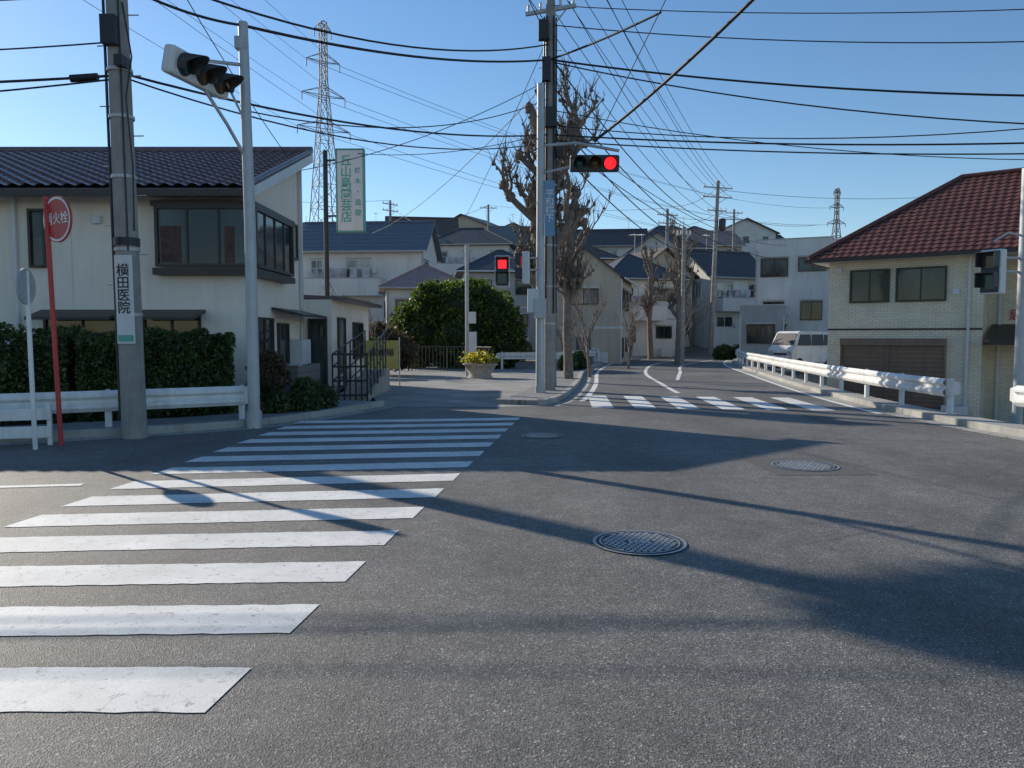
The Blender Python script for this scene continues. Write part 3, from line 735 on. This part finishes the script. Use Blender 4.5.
tr.box(Ax0, Ax1, Ay0 - .12, Ay0 - .005, ze - .13, ze + .0); tr.box(Ax0 - .12, Ax0 - .005, Ay0 - .12, Ay1, ze - .13, ze)
wt.box(Ax0 + .02, Ax1, Ay0 + .02, Ay1, ze - .1, ze - .015)
F = Face((0, 0, 0), (1, 0, 0), (0, -1, 0)); S = Face((0, 7.4, 0), (0, -1, 0), (-1, 0, 0)); F2 = Face((5, 1.5, 0), (1, 0, 0), (0, -1, 0))
window(fr, g1, F, .75, 2.8, 1.35, 1.2, 1, .06); window(fr, g1, F, 2.3, 2.8, 1.6, 1.2, 1, .06)
for u0, u1 in ((.55, 2.05), (2.15, 3.9)):
    fbox(sh, F, u0 - .06, u0, -1.1, 1.25, 0, .12); fbox(sh, F, u1, u1 + .06, -1.1, 1.25, 0, .12); fbox(sh, F, u0 - .06, u1 + .06, 1.251, 1.5, 0, .2)
    k = 0; z = -1.1
    while z < 1.24: fbox(sh, F, u0 + .002, u1 - .002, z, z + .075, .01, .09 if k % 2 else .055); z += .077; k += 1
fbox(wt, F, 4.55, 4.63, zb, ze - .1, .03, .11); fbox(wt, F2, .3, .38, zb, ze - .1, .03, .11)
fbox(tr, F, 0, 5.0, 1.8, 1.86, 0, .03); wt.obox((4.3, -.2, -1.1), (.8, .3, .6)); fbox(wt, F, 4.1, 4.3, 3.0, 3.2, 0, .1); fbox(wt, F, .25, .45, 3.9, 4.1, 0, .1)
window(fr, g1, S, 1.5, 2.8, 1.6, 1.1, 1); window(fr, g1, S, 4.2, 2.8, .8, .9, 0); window(fr, g1, F2, 1.3, 2.6, 1.6, 1.2, 1); window(fr, g1, F2, 1.2, -1.2, 1.2, 2.1, 1)
tr.slab((5.1, -.6, 1.4), (9, -.6, 1.4), (9, 1.45, 2.0), (5.1, 1.45, 2.0), .1)
for q_ in (wl, rf, fr, g1, tr, wt, sh): q_.done()
text('sign_lettering', '居酒屋', REDP, e, (6.2, 1.44, 2.3), (pi / 2, 0, 0), .4)

# --- background houses
house('apartment_house', (-9.9, 54, 0), radians(-4), 8.4, 6, 7.3, 'gable', 2.0, .4, STUCCO2, ROOFB, 2, seed=2, balcony=True)
house('house', (-5.2, 46, 0), radians(10), 4.6, 5, 4.3, 'hip', 1.5, .4, STUCCO2, ROOFK, 1, seed=3)
house('house', (-10, 86, hill(86)), radians(8), 7, 6, 7.8, 'gable', 2, .5, STUCCO4, ROOFN, 2, seed=4)
house('house', (-4.2, 81, hill(81)), radians(-6), 8.4, 6, 7.2, 'hip', 2.0, .5, STUCCO2, ROOFD, 2, seed=5, balcony=True)
house('house', (1.5, 88, hill(88)), radians(5), 7.5, 6, 6.6, 'gable', 2.0, .5, STUCCO3, ROOFG, 2, seed=6)
house('gabled_house', (5.0, 48, 0), radians(-14), 4.2, 7, 5.0, 'gabley', 1.6, .25, STUCCO4, ROOFD, 2, seed=7)
house('house', (9.0, 60, 0), radians(18), 6, 6, 5.8, 'hip', 2.1, .5, STUCCO2, ROOFD, 2, seed=8, balcony=True)
house('house', (11.5, 67, hill(67)), radians(22), 5.4, 6, 5.8, 'gabley', 2.0, .5, STUCCO4, ROOFN, 2, seed=9)
house('house', (11.5, 92, hill(92)), radians(-5), 8, 6, 6.0, 'gable', 1.9, .5, STUCCO2, ROOFD, 2, seed=10)
house('house', (19.0, 95, hill(95)), radians(5), 8, 6, 5.2, 'hip', 2.0, .5, STUCCO3, ROOFD, 2, seed=11)
house('house', (18.0, 68, hill(68) - .4), radians(24), 6.2, 6, 6.0, 'gable', 2.1, .5, STUCCO2, ROOFD, 2, seed=12, balcony=True)
house('house', (24.5, 74, hill(74)), radians(20), 7, 6, 5.2, 'hip', 1.9, .5, STUCCO4, ROOFK, 2, seed=13)
house('house', (5.8, 76, hill(76)), radians(12), 6.5, 6, 6.4, 'hip', 2.1, .6, STUCCO4, ROOFN, 2, seed=16)
house('house', (15.2, 80, hill(80)), radians(-15), 6.5, 6, 6.2, 'gabley', 2.3, .6, STUCCO2, ROOFB, 2, seed=17)
house('house', (-1.0, 66, hill(66)), radians(6), 6.5, 6, 6.0, 'hip', 2.0, .6, STUCCO3, ROOFD, 2, seed=18)
house('box_house', (19.3, 52.5, -.4), radians(-24), 4.6, 6, 7.7, 'flat', 0, 0, STUCCO2, ROOFD, 2, seed=14)
house('box_house', (16.6, 50.6, -.4), radians(-24), 2.6, 4.5, 3.4, 'flat', 0, 0, STUCCO3, ROOFD, 1, seed=21)
hs = [(-14, 68, 8), (-19, 58, 9), (-27, 80, 9), (-20, 92, 9), (-30, 100, 9), (30, 62, 8), (35, 72, 8), (33, 90, 9), (42, 84, 9), (26, 105, 9)]
for i, (x, y, w) in enumerate(hs):
    house('house', (x, y, hill(y)), radians(R.uniform(-25, 25)), w * .85, 6.5, 5.5 + R.random() - (1.5 if x > 25 else 0), R.choice(['gable', 'hip', 'gabley']), 2, .5, R.choice([STUCCO2, STUCCO3, STUCCO4]), R.choice([ROOFD, ROOFN, ROOFK, ROOFG]), 2, seed=30 + i)
for i in range(30):
    y = R.uniform(108, 170); x = R.uniform(-.5, .33) * y
    house('house', (x, y, gz(x, y)), radians(R.uniform(-40, 40)), R.uniform(7, 10), 6.5, 5.3 + R.random() * 1.2, R.choice(['gable', 'hip', 'gabley']), 2, .5, R.choice([STUCCO2, STUCCO3, STUCCO4, STUCCO2]), R.choice([ROOFD, ROOFN, ROOFK, ROOFG, ROOFD]), 2, seed=60 + i)

# ---------------------------------------------------------------- pylons
def pylon(loc, H, w, r, rot=.5):
    e = empty('transmission_tower', loc, rot); p = Part('lattice', STEELD, e); n = 14
    def wid(z): t = z / H; return w * (1 - .86 * min(1, t * 1.25)) / 2 + .12
    zs = [H * (1 - (1 - i / n) ** 1.25) for i in range(n + 1)]
    cs = lambda z: [(sx * wid(z), sy * wid(z), z) for sx, sy in ((-1, -1), (1, -1), (1, 1), (-1, 1))]
    for a, b in zip(zs, zs[1:]):
        A, B = cs(a), cs(b)
        for k in range(4):
            p.tube([A[k], B[k]], r, 4, False); p.tube([A[k], B[(k + 1) % 4]], r * .6, 4, False); p.tube([A[(k + 1) % 4], B[k]], r * .6, 4, False); p.tube([B[k], B[(k + 1) % 4]], r * .6, 4, False)
    for z, L in ((H * .62, .16), (H * .74, .13), (H * .86, .1), (H * .97, .05)):
        for s in (-1, 1):
            L_ = H * L * .62
            for sy in (-1, 1):
                p.tube([(0, sy * wid(z), z), (s * L_, 0, z + .3)], r * .7, 4, False); p.tube([(0, sy * wid(z), z + H * .035), (s * L_, 0, z + .3)], r * .6, 4, False)
            p.tube([(s * L_, 0, z + .3), (s * L_, 0, z - 1.3)], r * .9, 5)
    p.done()
pylon((-36, 150, 8), 53, 6.5, .11, .6)
pylon((165, 395, 8), 68, 9, .22, .3)

# ---------------------------------------------------------------- utility poles
def upole(loc, H, r0, r1, arms, name='utility_pole', trans=None, lean=(0, 0), armdir=0.3):
    e = empty(name, loc); e.rotation_euler = (lean[0], lean[1], 0)
    p = Part('pole', POLE, e); p.tube([(0, 0, -.3), (0, 0, H * .5), (0, 0, H)], [r0, (r0 + r1) / 2, r1], 20)
    a = Part('crossarms', GALV, e); ins = Part('insulators', WHITE2, e); bx = Part('equipment', DGREY, e); M = Matrix.Rotation(armdir, 3, 'Z')
    for z, L in arms:
        a.obox((0, 0, z), (L, .09, .09), M)
        for s in (-.45, -.2, .2, .45):
            q = M @ Vector((s * L, 0, 0)); ins.tube([(q.x, q.y, z + .04), (q.x, q.y, z + .1), (q.x, q.y, z + .13), (q.x, q.y, z + .22)], [.03, .05, .03, .045], 8)
        q = M @ Vector((L * .35, 0, 0)); a.tube([(q.x, q.y, z), (0, 0, z - .5)], .02, 6)
    if trans:
        for z, dx, dy in trans:
            bx.tube([(dx, dy, z), (dx, dy, z + .05), (dx, dy, z + .8), (dx, dy, z + .9)], [.2, .26, .26, .12], 16)
            a.obox((dx / 2, dy / 2, z + .2), (abs(dx) + .1, .1, .08), Matrix.Rotation(atan2(dy, dx), 3, 'Z'))
    for z in (1.9, 2.9, 4.0, 4.9, 5.6): a.tube([(0, 0, z), (0, 0, z + .05)], r0 * .98 + .004, 20)
    for k in range(int((H - 2.5) / .45)):
        s = 1 if k % 2 else -1; a.tube([(s * r1, 0, 2.4 + k * .45), (s * (r0 + .14), 0, 2.4 + k * .45)], .01, 5)
    for q in (p, a, ins, bx): q.done()
    return e
P1 = upole((-5.92, 11.98, 0), 11, .185, .13, [(9.6, 1.8), (8.9, 1.8)], trans=[(7.4, .45, -.1), (7.4, -.4, .3)], lean=(0, radians(-.6)))
c = Part('cable_and_boxes', BLACK, P1)
c.tube([(-.19, -.05, .3), (-.18, -.05, 7.5)], .022, 6); c.tube([(.1, -.17, 2.9), (.09, -.15, 7)], .014, 5)
c.tube([(.17, -.09, 3.2), (.2, -.12, 4.2), (.14, -.12, 5.2), (.24, -.1, 5.8), (.13, -.1, 6.6)], .012, 5)
c.obox((-.02, -.22, 6.15), (.22, .14, .42)); c.tube([(-.75, .0, 5.52), (-.35, .02, 5.55)], .06, 8); c.obox((.12, -.14, 5.7), (.12, .3, .16)); c.done()
tp = Part('label_plate', WHITE2, P1, .004); tp.obox((.03, -.195, 2.15), (.27, .02, 1.35)); tp.done()
text('label_lettering', '横\n田\n医\n院', BLACK, P1, (.02, -.209, 2.3), (pi / 2, 0, 0), .2, .001, .95)
tg = Part('label_green', GREENT, P1); tg.obox((.03, -.208, 1.56), (.23, .008, .1)); tg.done()
tb = Part('warning_band', BLACK, P1); tb.tube([(0, 0, 2.98), (0, 0, 3.1)], .19, 20); tb.done()

# centre utility pole
UC = upole((1.02, 20.9, 0), 13, .17, .11, [(12.2, 2.0), (11.4, 2.0), (10.2, 1.4)], armdir=-.4)
c = Part('cables_on_pole', BLACK, UC)
for dx, dy in ((-.18, -.06), (-.12, -.14), (.1, -.15), (.17, .0)): c.tube([(dx, dy, 2.2), (dx * .9, dy * .9, 10)], .025, 5)
c.obox((.0, -.25, 7.35), (.3, .2, .5)); c.obox((-.2, -.2, 9.6), (.25, .2, .5)); c.obox((.25, -.15, 6.5), (.18, .18, .35)); c.obox((-.12, -.2, 8.6), (.22, .2, .6)); c.done()
# far poles
upole((15.1, 58.5, -.2), 13.4, .2, .13, [(12.9, 2.4), (12.2, 2.4), (11.2, 1.6)], trans=[(9.7, .4, -.2)], armdir=.2, lean=(0, radians(1.6)))
upole((9.2, 41.5, 0), 7.4, .12, .09, [(7.0, .8)], armdir=.2)
upole((13.2, 66, hill(66)), 11.5, .17, .12, [(11, 2), (10.3, 1.8)], armdir=.3)
upole((-13, 83, hill(83)), 12, .17, .12, [(11.6, 2), (10.9, 2)], armdir=.8)
upole((-9.3, 74, hill(74)), 10, .15, .1, [(9.6, 1.6)], armdir=.8)
upole((-2.8, 92, hill(92)), 11, .17, .12, [(10.6, 2)], armdir=.1)
upole((24, 84, hill(84)), 11, .17, .12, [(10.6, 2), (9.9, 2)], armdir=.1)

# ---------------------------------------------------------------- signals
def veh_signal(parent, c, rotz, lit=None, L=1.25, tilt=0.12, mat=WHITE2, vl=.30):
    M = Matrix.Rotation(rotz, 3, 'Z') @ Matrix.Rotation(tilt, 3, 'X')
    h = bpy.data.objects.new('signal_head', None); COL.objects.link(h); h.parent = parent; h.matrix_local = Matrix.Translation(c) @ M.to_4x4()
    b = Part('housing', mat, h, .05); b.box(-L / 2, L / 2, -.06, .14, -.21, .21); b.done()
    b = Part('back_ribs', mat, h, .01)
    for k in range(3): b.box((k - 1) * L * .31 - .13, (k - 1) * L * .31 + .13, .141, .17, -.13, .13)
    b.done()
    v = Part('visors', DGREY, h); rm = Part('bezels', DGREY, h)
    for k, mt in enumerate((LENSG, LENSY, REDL if lit == 'red' else LENSY)):
        x = (k - 1) * L * .31
        l = Part('lens_%d' % (k + 1), mt, h); l.tube([(x, -.061, 0), (x, -.075, 0), (x, -.095, 0)], [.15, .15, .02], 20); l.done()
        rm.tube([(x, -.055, 0), (x, -.07, 0)], .17, 20)
        n = 16; vs = []; a0, a1 = -.55, pi + .55
        for r_ in (.165, .175):
            for i in range(n + 1):
                a = a0 + (a1 - a0) * i / n; ln_ = vl * (.4 + .6 * max(0, sin(a)))
                vs += [(x + r_ * cos(a), -.06, r_ * sin(a)), (x + r_ * cos(a), -.06 - ln_, r_ * sin(a))]
        o = 2 * (n + 1)
        fs = [(2 * i, 2 * i + 1, 2 * i + 3, 2 * i + 2) for i in range(n)] + [(o + 2 * i + 2, o + 2 * i + 3, o + 2 * i + 1, o + 2 * i) for i in range(n)] + [(2 * i + 1, o + 2 * i + 1, o + 2 * i + 3, 2 * i + 3) for i in range(n)]
        v.add(vs, fs, True)
    v.done(); rm.done(); return h
def ped_signal(parent, c, rotz, lit=True):
    h = bpy.data.objects.new('pedestrian_signal_head', None); COL.objects.link(h); h.parent = parent; h.location = c; h.rotation_euler = (0, 0, rotz)
    b = Part('housing', WHITE2, h, .02); b.box(-.19, .19, -.08, .1, -.4, .4); b.done()
    d = Part('faceplate', DGREY, h); d.box(-.16, .16, -.095, -.081, -.37, .37); d.done()
    l = Part('red_lens', REDL if lit else LENSY, h); l.box(-.105, .105, -.105, -.096, .07, .28); l.done()
    l = Part('green_lens', LENSG, h); l.box(-.12, .12, -.105, -.096, -.31, -.06); l.done()
    v = Part('visor', DGREY, h)
    for z in (.34, -.03): v.box(-.17, .17, -.28, -.1, z, z + .015); v.box(-.17, -.155, -.26, -.1, z - .25, z - .001); v.box(.155, .17, -.26, -.1, z - .25, z - .001)
    v.done()
e = empty('traffic_signal', (.73, 20.0, 0)); p = Part('pole', GALV, e)
p.tube([(0, 0, -.05), (0, 0, 4), (0, 0, 8.0)], [.115, .105, .09], 18); p.tube([(0, 0, 0), (0, 0, .3)], .14, 18)
p.tube([(0, 0, 6.45), (.9, -.1, 6.5), (2.0, -.1, 6.3)], .04, 10); p.tube([(0, 0, 5.75), (1.0, -.1, 5.95), (1.9, -.1, 6.1)], .03, 8)
p.tube([(0, 0, 3.3), (-.85, -.1, 3.3)], .025, 8); p.tube([(0, 0, 3.6), (-.85, -.1, 3.6)], .02, 8)
p.obox((0, -.16, 2.3), (.3, .22, .5)); p.done()
veh_signal(e, (1.36, -.25, 5.95), 0, 'red', mat=DGREY)
ped_signal(e, (-.98, -.1, 3.25), 0, True); ped_signal(e, (-.38, -.05, 3.35), radians(-95), True)
b = Part('name_sign', BLUEP, e, .004); b.obox((.23, -.12, 4.85), (.25, .02, 1.4)); b.done()
text('name_lettering', '平\n和\n橋\n下', WHITE, e, (.23, -.132, 4.9), (pi / 2, 0, 0), .22, .001, .95)
bxs = Part('control_boxes', WHITE2, e, .01); bxs.obox((-.18, -.1, 2.5), (.3, .25, .6)); bxs.done()

e = empty('traffic_signal', (-4.47, 13.25, 0)); p = Part('pole', GALV, e)
p.tube([(0, 0, -.05), (0, 0, 3.5), (-.05, 0, 6.85)], [.105, .095, .08], 18); p.tube([(0, 0, 0), (0, 0, .3)], .13, 18)
p.tube([(-.04, 0, 4.6), (-.25, -.3, 5.1), (-.5, -.65, 5.6)], .03, 8); p.tube([(-.05, 0, 6.15), (-.5, -.65, 6.0)], .03, 8); p.tube([(-.04, 0, 5.2), (-.3, -.3, 5.9)], .02, 8)
p.obox((-.08, 0, 6.5), (.18, .18, .2)); p.done()
veh_signal(e, (-.47, -.8, 5.74), radians(76), None, 1.45, .22, vl=.38)

# right edge pedestrian signal
e = empty('pedestrian_signal', (9.25, 14.0, 0)); p = Part('pole', GALV, e)
p.tube([(0, 0, -1.7), (0, 0, 4.6)], .085, 16); p.tube([(0, 0, 2.75), (-.45, 0, 2.75)], .025, 8); p.tube([(0, 0, 3.0), (-.45, 0, 3.0)], .025, 8)
p.tube([(0, 0, 3.4), (-.3, 0, 3.45), (-.55, 0, 3.3)], .02, 6); p.done()
ped_signal(e, (-.55, 0, 2.75), radians(-62), False)

# hydrant sign
e = empty('hydrant_sign', (-6.62, 11.2, 0)); e.rotation_euler = (0, radians(-1.5), 0)
p = Part('pole', REDP, e); p.tube([(0, 0, 0), (0, 0, 3.6)], .035, 12)
for z in (3.05, 3.4): p.tube([(0, 0, z), (.16, -.05, z)], .02, 6)
p.done()
h = bpy.data.objects.new('disc', None); COL.objects.link(h); h.parent = e; h.location = (.2, -.08, 3.26); h.rotation_euler = (0, 0, radians(-28))
d = Part('red_disc', REDP, h); d.tube([(0, -.012, 0), (0, .012, 0)], .33, 36); d.done()
d = Part('white_ring', WHITE, h); n = 36; vs = []
for i in range(n): a = 2 * pi * i / n; vs += [(.285 * cos(a), -.015, .285 * sin(a)), (.315 * cos(a), -.015, .315 * sin(a))]
d.add(vs, [(2 * i, 2 * i + 1, (2 * i + 3) % (2 * n), (2 * i + 2) % (2 * n)) for i in range(n)]); d.done()
text('lettering', '消火栓', WHITE, h, (0, -.016, 0), (pi / 2, 0, 0), .18, .001)
# round sign edge on
e = empty('round_traffic_sign', (-6.72, 10.75, 0)); p = Part('pole', WHITE, e); p.tube([(0, 0, 0), (-.03, 0, 2.5)], .032, 12); p.done()
d = Part('disc', GALV, e); nrm = Vector((.97, .1, 0)); c0 = Vector((-.02, -.04, 2.28)); d.tube([c0 - nrm * .012, c0 + nrm * .012], .25, 32); d.done()

# vertical shop sign
e = empty('shop_sign', (-4.97, 24, 0)); p = Part('panel', WHITE2, e, .02); p.obox((0, 0, 6.05), (.8, .2, 2.45)); p.done()
fr = Part('frame', GREENT, e); 
for x in (-.42, .42): fr.obox((x, 0, 6.05), (.035, .22, 2.5))
for z in (4.8, 7.3): fr.obox((0, 0, z), (.87, .22, .035))
fr.done()
p = Part('post', BLACK, e); p.tube([(-.8, .1, -.1), (-.8, .1, 7.3)], .075, 12); p.tube([(-.8, .1, 5.3), (-.42, .05, 5.3)], .03, 6); p.tube([(-.8, .1, 7.0), (-.42, .05, 7.0)], .03, 6); p.done()
text('lettering', '丘\n山\n島\n園\n芸\n店', GREENT, e, (-.12, -.105, 6.08), (pi / 2, 0, 0), .36, .002, .95)
text('small_lettering', '植\n木\n・\n造\n園', GREENT, e, (.24, -.105, 6.0), (pi / 2, 0, 0), .2, .002, 1.6)

# slim pole with meter boxes
e = empty('street_pole', (-1.75, 30, 0)); p = Part('pole', GALV, e); p.tube([(0, 0, 0), (0, 0, 5.1)], .075, 12); p.done()
b = Part('boxes', WHITE2, e, .01); b.obox((.22, -.05, 1.35), (.3, .25, .8)); b.obox((.2, -.05, 2.3), (.3, .2, .45)); b.done()

# ---------------------------------------------------------------- van
def van(loc, rot, k=1.0):
    e = empty('parked_van', loc, rot); e.scale = (k, k, k); L, Wd = 3.4, 1.48
    prof = [(-1.7, .3), (-1.7, .95), (-1.66, 1.15), (-1.5, 1.72), (-1.38, 1.84), (1.0, 1.86), (1.15, 1.8), (1.5, 1.12), (1.68, .95), (1.7, .6), (1.68, .3)]
    b = Part('body', WHITE, e, .04); n = len(prof)
    vs = [(x, -Wd / 2 + (.09 if z > 1.2 else 0), z) for x, z in prof] + [(x, Wd / 2 - (.09 if z > 1.2 else 0), z) for x, z in prof]
    b.add(vs, [tuple(range(n)), tuple(range(n, 2 * n))[::-1]] + [((i + 1) % n, i, i + n, (i + 1) % n + n) for i in range(n)]); b.done()
    g_ = Part('windows', DGREY, e)
    for s in (-1, 1):
        def yy(z): return s * (Wd / 2 + .02 - .09 * max(0, min(1, (z - 1.15) / .55)))
        for pl in ([(-1.5, 1.16), (-.75, 1.16), (-.75, 1.68), (-1.42, 1.68)], [(-.68, 1.16), (.2, 1.16), (.2, 1.7), (-.68, 1.7)], [(.28, 1.16), (1.28, 1.16), (1.05, 1.7), (.28, 1.7)]):
            q = [(x, yy(z), z) for x, z in pl]; q2 = [(x, yy(z) - s * .1, z) for x, z in pl]
            g_.add(q + q2, [(0, 1, 2, 3), (0, 1, 5, 4), (1, 2, 6, 5), (2, 3, 7, 6), (3, 0, 4, 7)])
    g_.add([(1.49, -.62, 1.19), (1.49, .62, 1.19), (1.2, .57, 1.76), (1.2, -.57, 1.76)], [(0, 1, 2, 3)])
    g_.add([(-1.675, .55, 1.2), (-1.675, -.55, 1.2), (-1.535, -.52, 1.68), (-1.535, .52, 1.68)], [(0, 1, 2, 3)]); g_.done()
    w = Part('wheels', RUBBER, e); hb = Part('hubs', GALV, e)
    for x in (-1.15, 1.15):
        for s in (-1, 1):
            w.tube([(x, s * (Wd / 2 - .16), .28), (x, s * (Wd / 2 + .01), .28)], .28, 20); hb.tube([(x, s * (Wd / 2), .28), (x, s * (Wd / 2 + .02), .28)], .17, 12)
    w.done(); hb.done()
    l = Part('headlights', GALV, e); l.box(1.67, 1.715, -.68, -.42, .68, .88); l.box(1.67, 1.715, .42, .68, .68, .88); l.done()
    l = Part('tail_lights', REDP, e); l.box(-1.71, -1.67, -.72, -.6, .7, 1.1); l.box(-1.71, -1.67, .6, .72, .7, 1.1); l.done()
    l = Part('bumper_and_grille', DGREY, e); l.box(1.66, 1.75, -.7, .7, .3, .48); l.box(1.66, 1.71, -.38, .38, .68, .8); l.box(-1.75, -1.66, -.7, .7, .3, .48); l.done()
van((15.3, 40.5, -.12), radians(-148), 1.05)

# ---------------------------------------------------------------- wires
cu = bpy.data.curves.new('overhead_wires', 'CURVE'); cu.dimensions = '3D'; cu.bevel_depth = 1.0; cu.bevel_resolution = 1; cu.materials.append(RUBBER)
def wire(a, b, sag=.4, r=.012):
    a, b = Vector(a), Vector(b); n = 18; sp = cu.splines.new('POLY'); sp.points.add(n)
    for i in range(n + 1):
        t = i / n; q = a + (b - a) * t; q.z -= 4 * sag * t * (1 - t); sp.points[i].co = (*q, 1); sp.points[i].radius = r
P = lambda z, dx=0: (-6.0 + dx, 11.95, z); C = lambda z, dx=0: (1.0 + dx, 20.85, z)
SL = (-4.52, 13.25, 6.8); PR = lambda z: (19, 15.8, z); LW = lambda z, y=10.0: (-18, y, z)
wire(P(6.95), LW(6.3), .25, .022); wire(P(6.75), LW(5.4, 8), .3, .012); wire(P(5.55), LW(4.9), .2, .02); wire(P(5.5), LW(4.2, 9), .3, .014); wire(P(6.05), LW(5.9, 11), .3, .012)
wire(P(6.95), SL, .1, .022); wire(SL, C(8.9), .25, .026); wire(P(7.2), C(9.3), .6, .02)
wire(P(5.6), C(6.95), .35, .02); wire(P(5.55), C(6.75), .55, .014); wire(SL[:2] + (5.4,), C(7.9), .5, .012)
for z, dy, dx in ((9.6, 0, -.3), (9.9, 0, .2), (8.9, .1, -.3)): wire(P(z, dx), C(z + 2.0, dx), .4, .014)
wire(C(8.9), PR(6.6), .5, .026); wire(C(8.85), PR(5.9), .7, .018); wire(C(9.8), PR(8.0), .5, .014); wire(C(10.3), PR(8.7), .4, .012)
wire(C(6.95), PR(5.9), .35, .022); wire(C(6.8), PR(5.6), .35, .018); wire(C(7.2), PR(7.0), .8, .014); wire(C(7.6), (22, 20, 6.5), .8, .012)
wire((2.1, 19.9, 6.55), (7.6, 6.5, 10.6), .55, .036); wire((2.1, 19.9, 6.45), (3.4, 17.0, 9.0), .0, .012); wire(C(8.9), (3.3, 17.5, 8.75), .05, .026); 
wire((-6, 16, 11.2), (24, 15, 6.3), .3, .012); wire((-4, 18, 12.6), (26, 17, 8.6), .3, .012)
FP = (15.1, 58.5)
for k, (z, dx) in enumerate(((12.4, -.9), (12.4, -.3), (12.4, .4), (12.4, .9), (11.6, -.9), (11.6, .9), (10.4, -.5), (10.4, .5), (9.0, 0), (8.2, .1), (7.4, .1), (6.9, -.1))):
    wire(C(z, dx), (FP[0] + .4 + dx, FP[1], z + .4 if z > 10 else z + 1.2), .5 + .08 * k, .013 if k < 8 else .02)
for k, (z, dx) in enumerate(((12.4, -.9), (12.4, .4), (11.6, -.9), (10.4, -.5), (9.4, 0))):
    wire(C(z, dx), (-9 + k * 1.2, -6, z - .3), .7, .013)
wire(C(9.6), (-5.0, 60, 8.5), .5, .012); wire(C(8.4), (-9, 50, 8.2), .6, .012); wire(C(7.0), (-4.9, 24, 7.2), .25, .01); wire(C(8.4), (-5.6, 20.4, 5.9), .3, .01)
wire(C(11), (3, 52, 7), .5, .012); wire(C(7.0), (11, 31, 4.6), .7, .012); wire(C(7.3), (17, 48, 7.2), .9, .012)
wire(P(8.6), (-5.6, 20.4, 5.9), .2, .01); wire((FP[0], FP[1], 11), (26, 66, 11), .5, .016); wire((FP[0], FP[1], 12.6), (40, 60, 13), .8, .016); wire((FP[0], FP[1], 10.6), (13.3, 66, 11), .3, .016)
for (a, b) in (((15.1, 58.5, 12.4), (13.2, 66, 12.6)), ((13.2, 66, 11.8), (24, 84, 14.5)), ((-13, 83, 16), (-9.3, 74, 12.4)), ((-9.3, 74, 12.2), (-2.8, 92, 17)), ((-13, 83, 16), (-40, 80, 16)), ((-2.8, 92, 17), (13.2, 66, 12.4))):
    wire(a, b, .4, .018)
for s in (-1, 1):
    for z, L in ((.62, .1), (.74, .08), (.86, .062)):
        wire((-36 + s * 53 * L * .8, 150 + s * 53 * L * .55, 8 + 53 * z), (-80 + s * 5, -150, 8 + 53 * z + 20), 8, .03)
        wire((-36 + s * 53 * L * .8, 150 + s * 53 * L * .55, 8 + 53 * z), (165, 395, 8 + 68 * z), 8, .04)
wo = bpy.data.objects.new('overhead_wires', cu); COL.objects.link(wo)

# ---------------------------------------------------------------- sky, sun, camera
el = radians(25.5); az = (-.74, .67)
S_ = Vector((az[0] * cos(el), az[1] * cos(el), sin(el)))
w = bpy.data.worlds.new('World'); sc.world = w; w.use_nodes = True; nt = w.node_tree
sky = nt.nodes.new('ShaderNodeTexSky'); sky.sky_type = 'NISHITA'; sky.sun_disc = False; sky.sun_elevation = el; sky.sun_rotation = atan2(az[0], az[1])
sky.air_density = 1.0; sky.dust_density = .1; sky.ozone_density = 2.4
hs_ = nt.nodes.new('ShaderNodeHueSaturation'); hs_.inputs['Saturation'].default_value = 1.15
nt.links.new(sky.outputs[0], hs_.inputs['Color'])
nt.links.new(hs_.outputs[0], nt.nodes['Background'].inputs[0]); nt.nodes['Background'].inputs[1].default_value = .14
sl_ = bpy.data.lights.new('sun', 'SUN'); sl_.energy = 5.0; sl_.angle = radians(.5); sl_.color = (1, .91, .78)
so = bpy.data.objects.new('sun', sl_); so.rotation_euler = S_.to_track_quat('Z', 'Y').to_euler(); COL.objects.link(so)
cam = bpy.data.cameras.new('camera'); cam.sensor_width = 36; cam.lens = 27; cam.clip_start = .05; cam.clip_end = 6000
co = bpy.data.objects.new('camera', cam); co.location = (0, 0, 1.6); co.rotation_euler = (radians(90 - 3.6), 0, 0); COL.objects.link(co); sc.camera = co
sc.view_settings.view_transform = 'Standard'; sc.view_settings.look = 'None'; sc.view_settings.exposure = 0
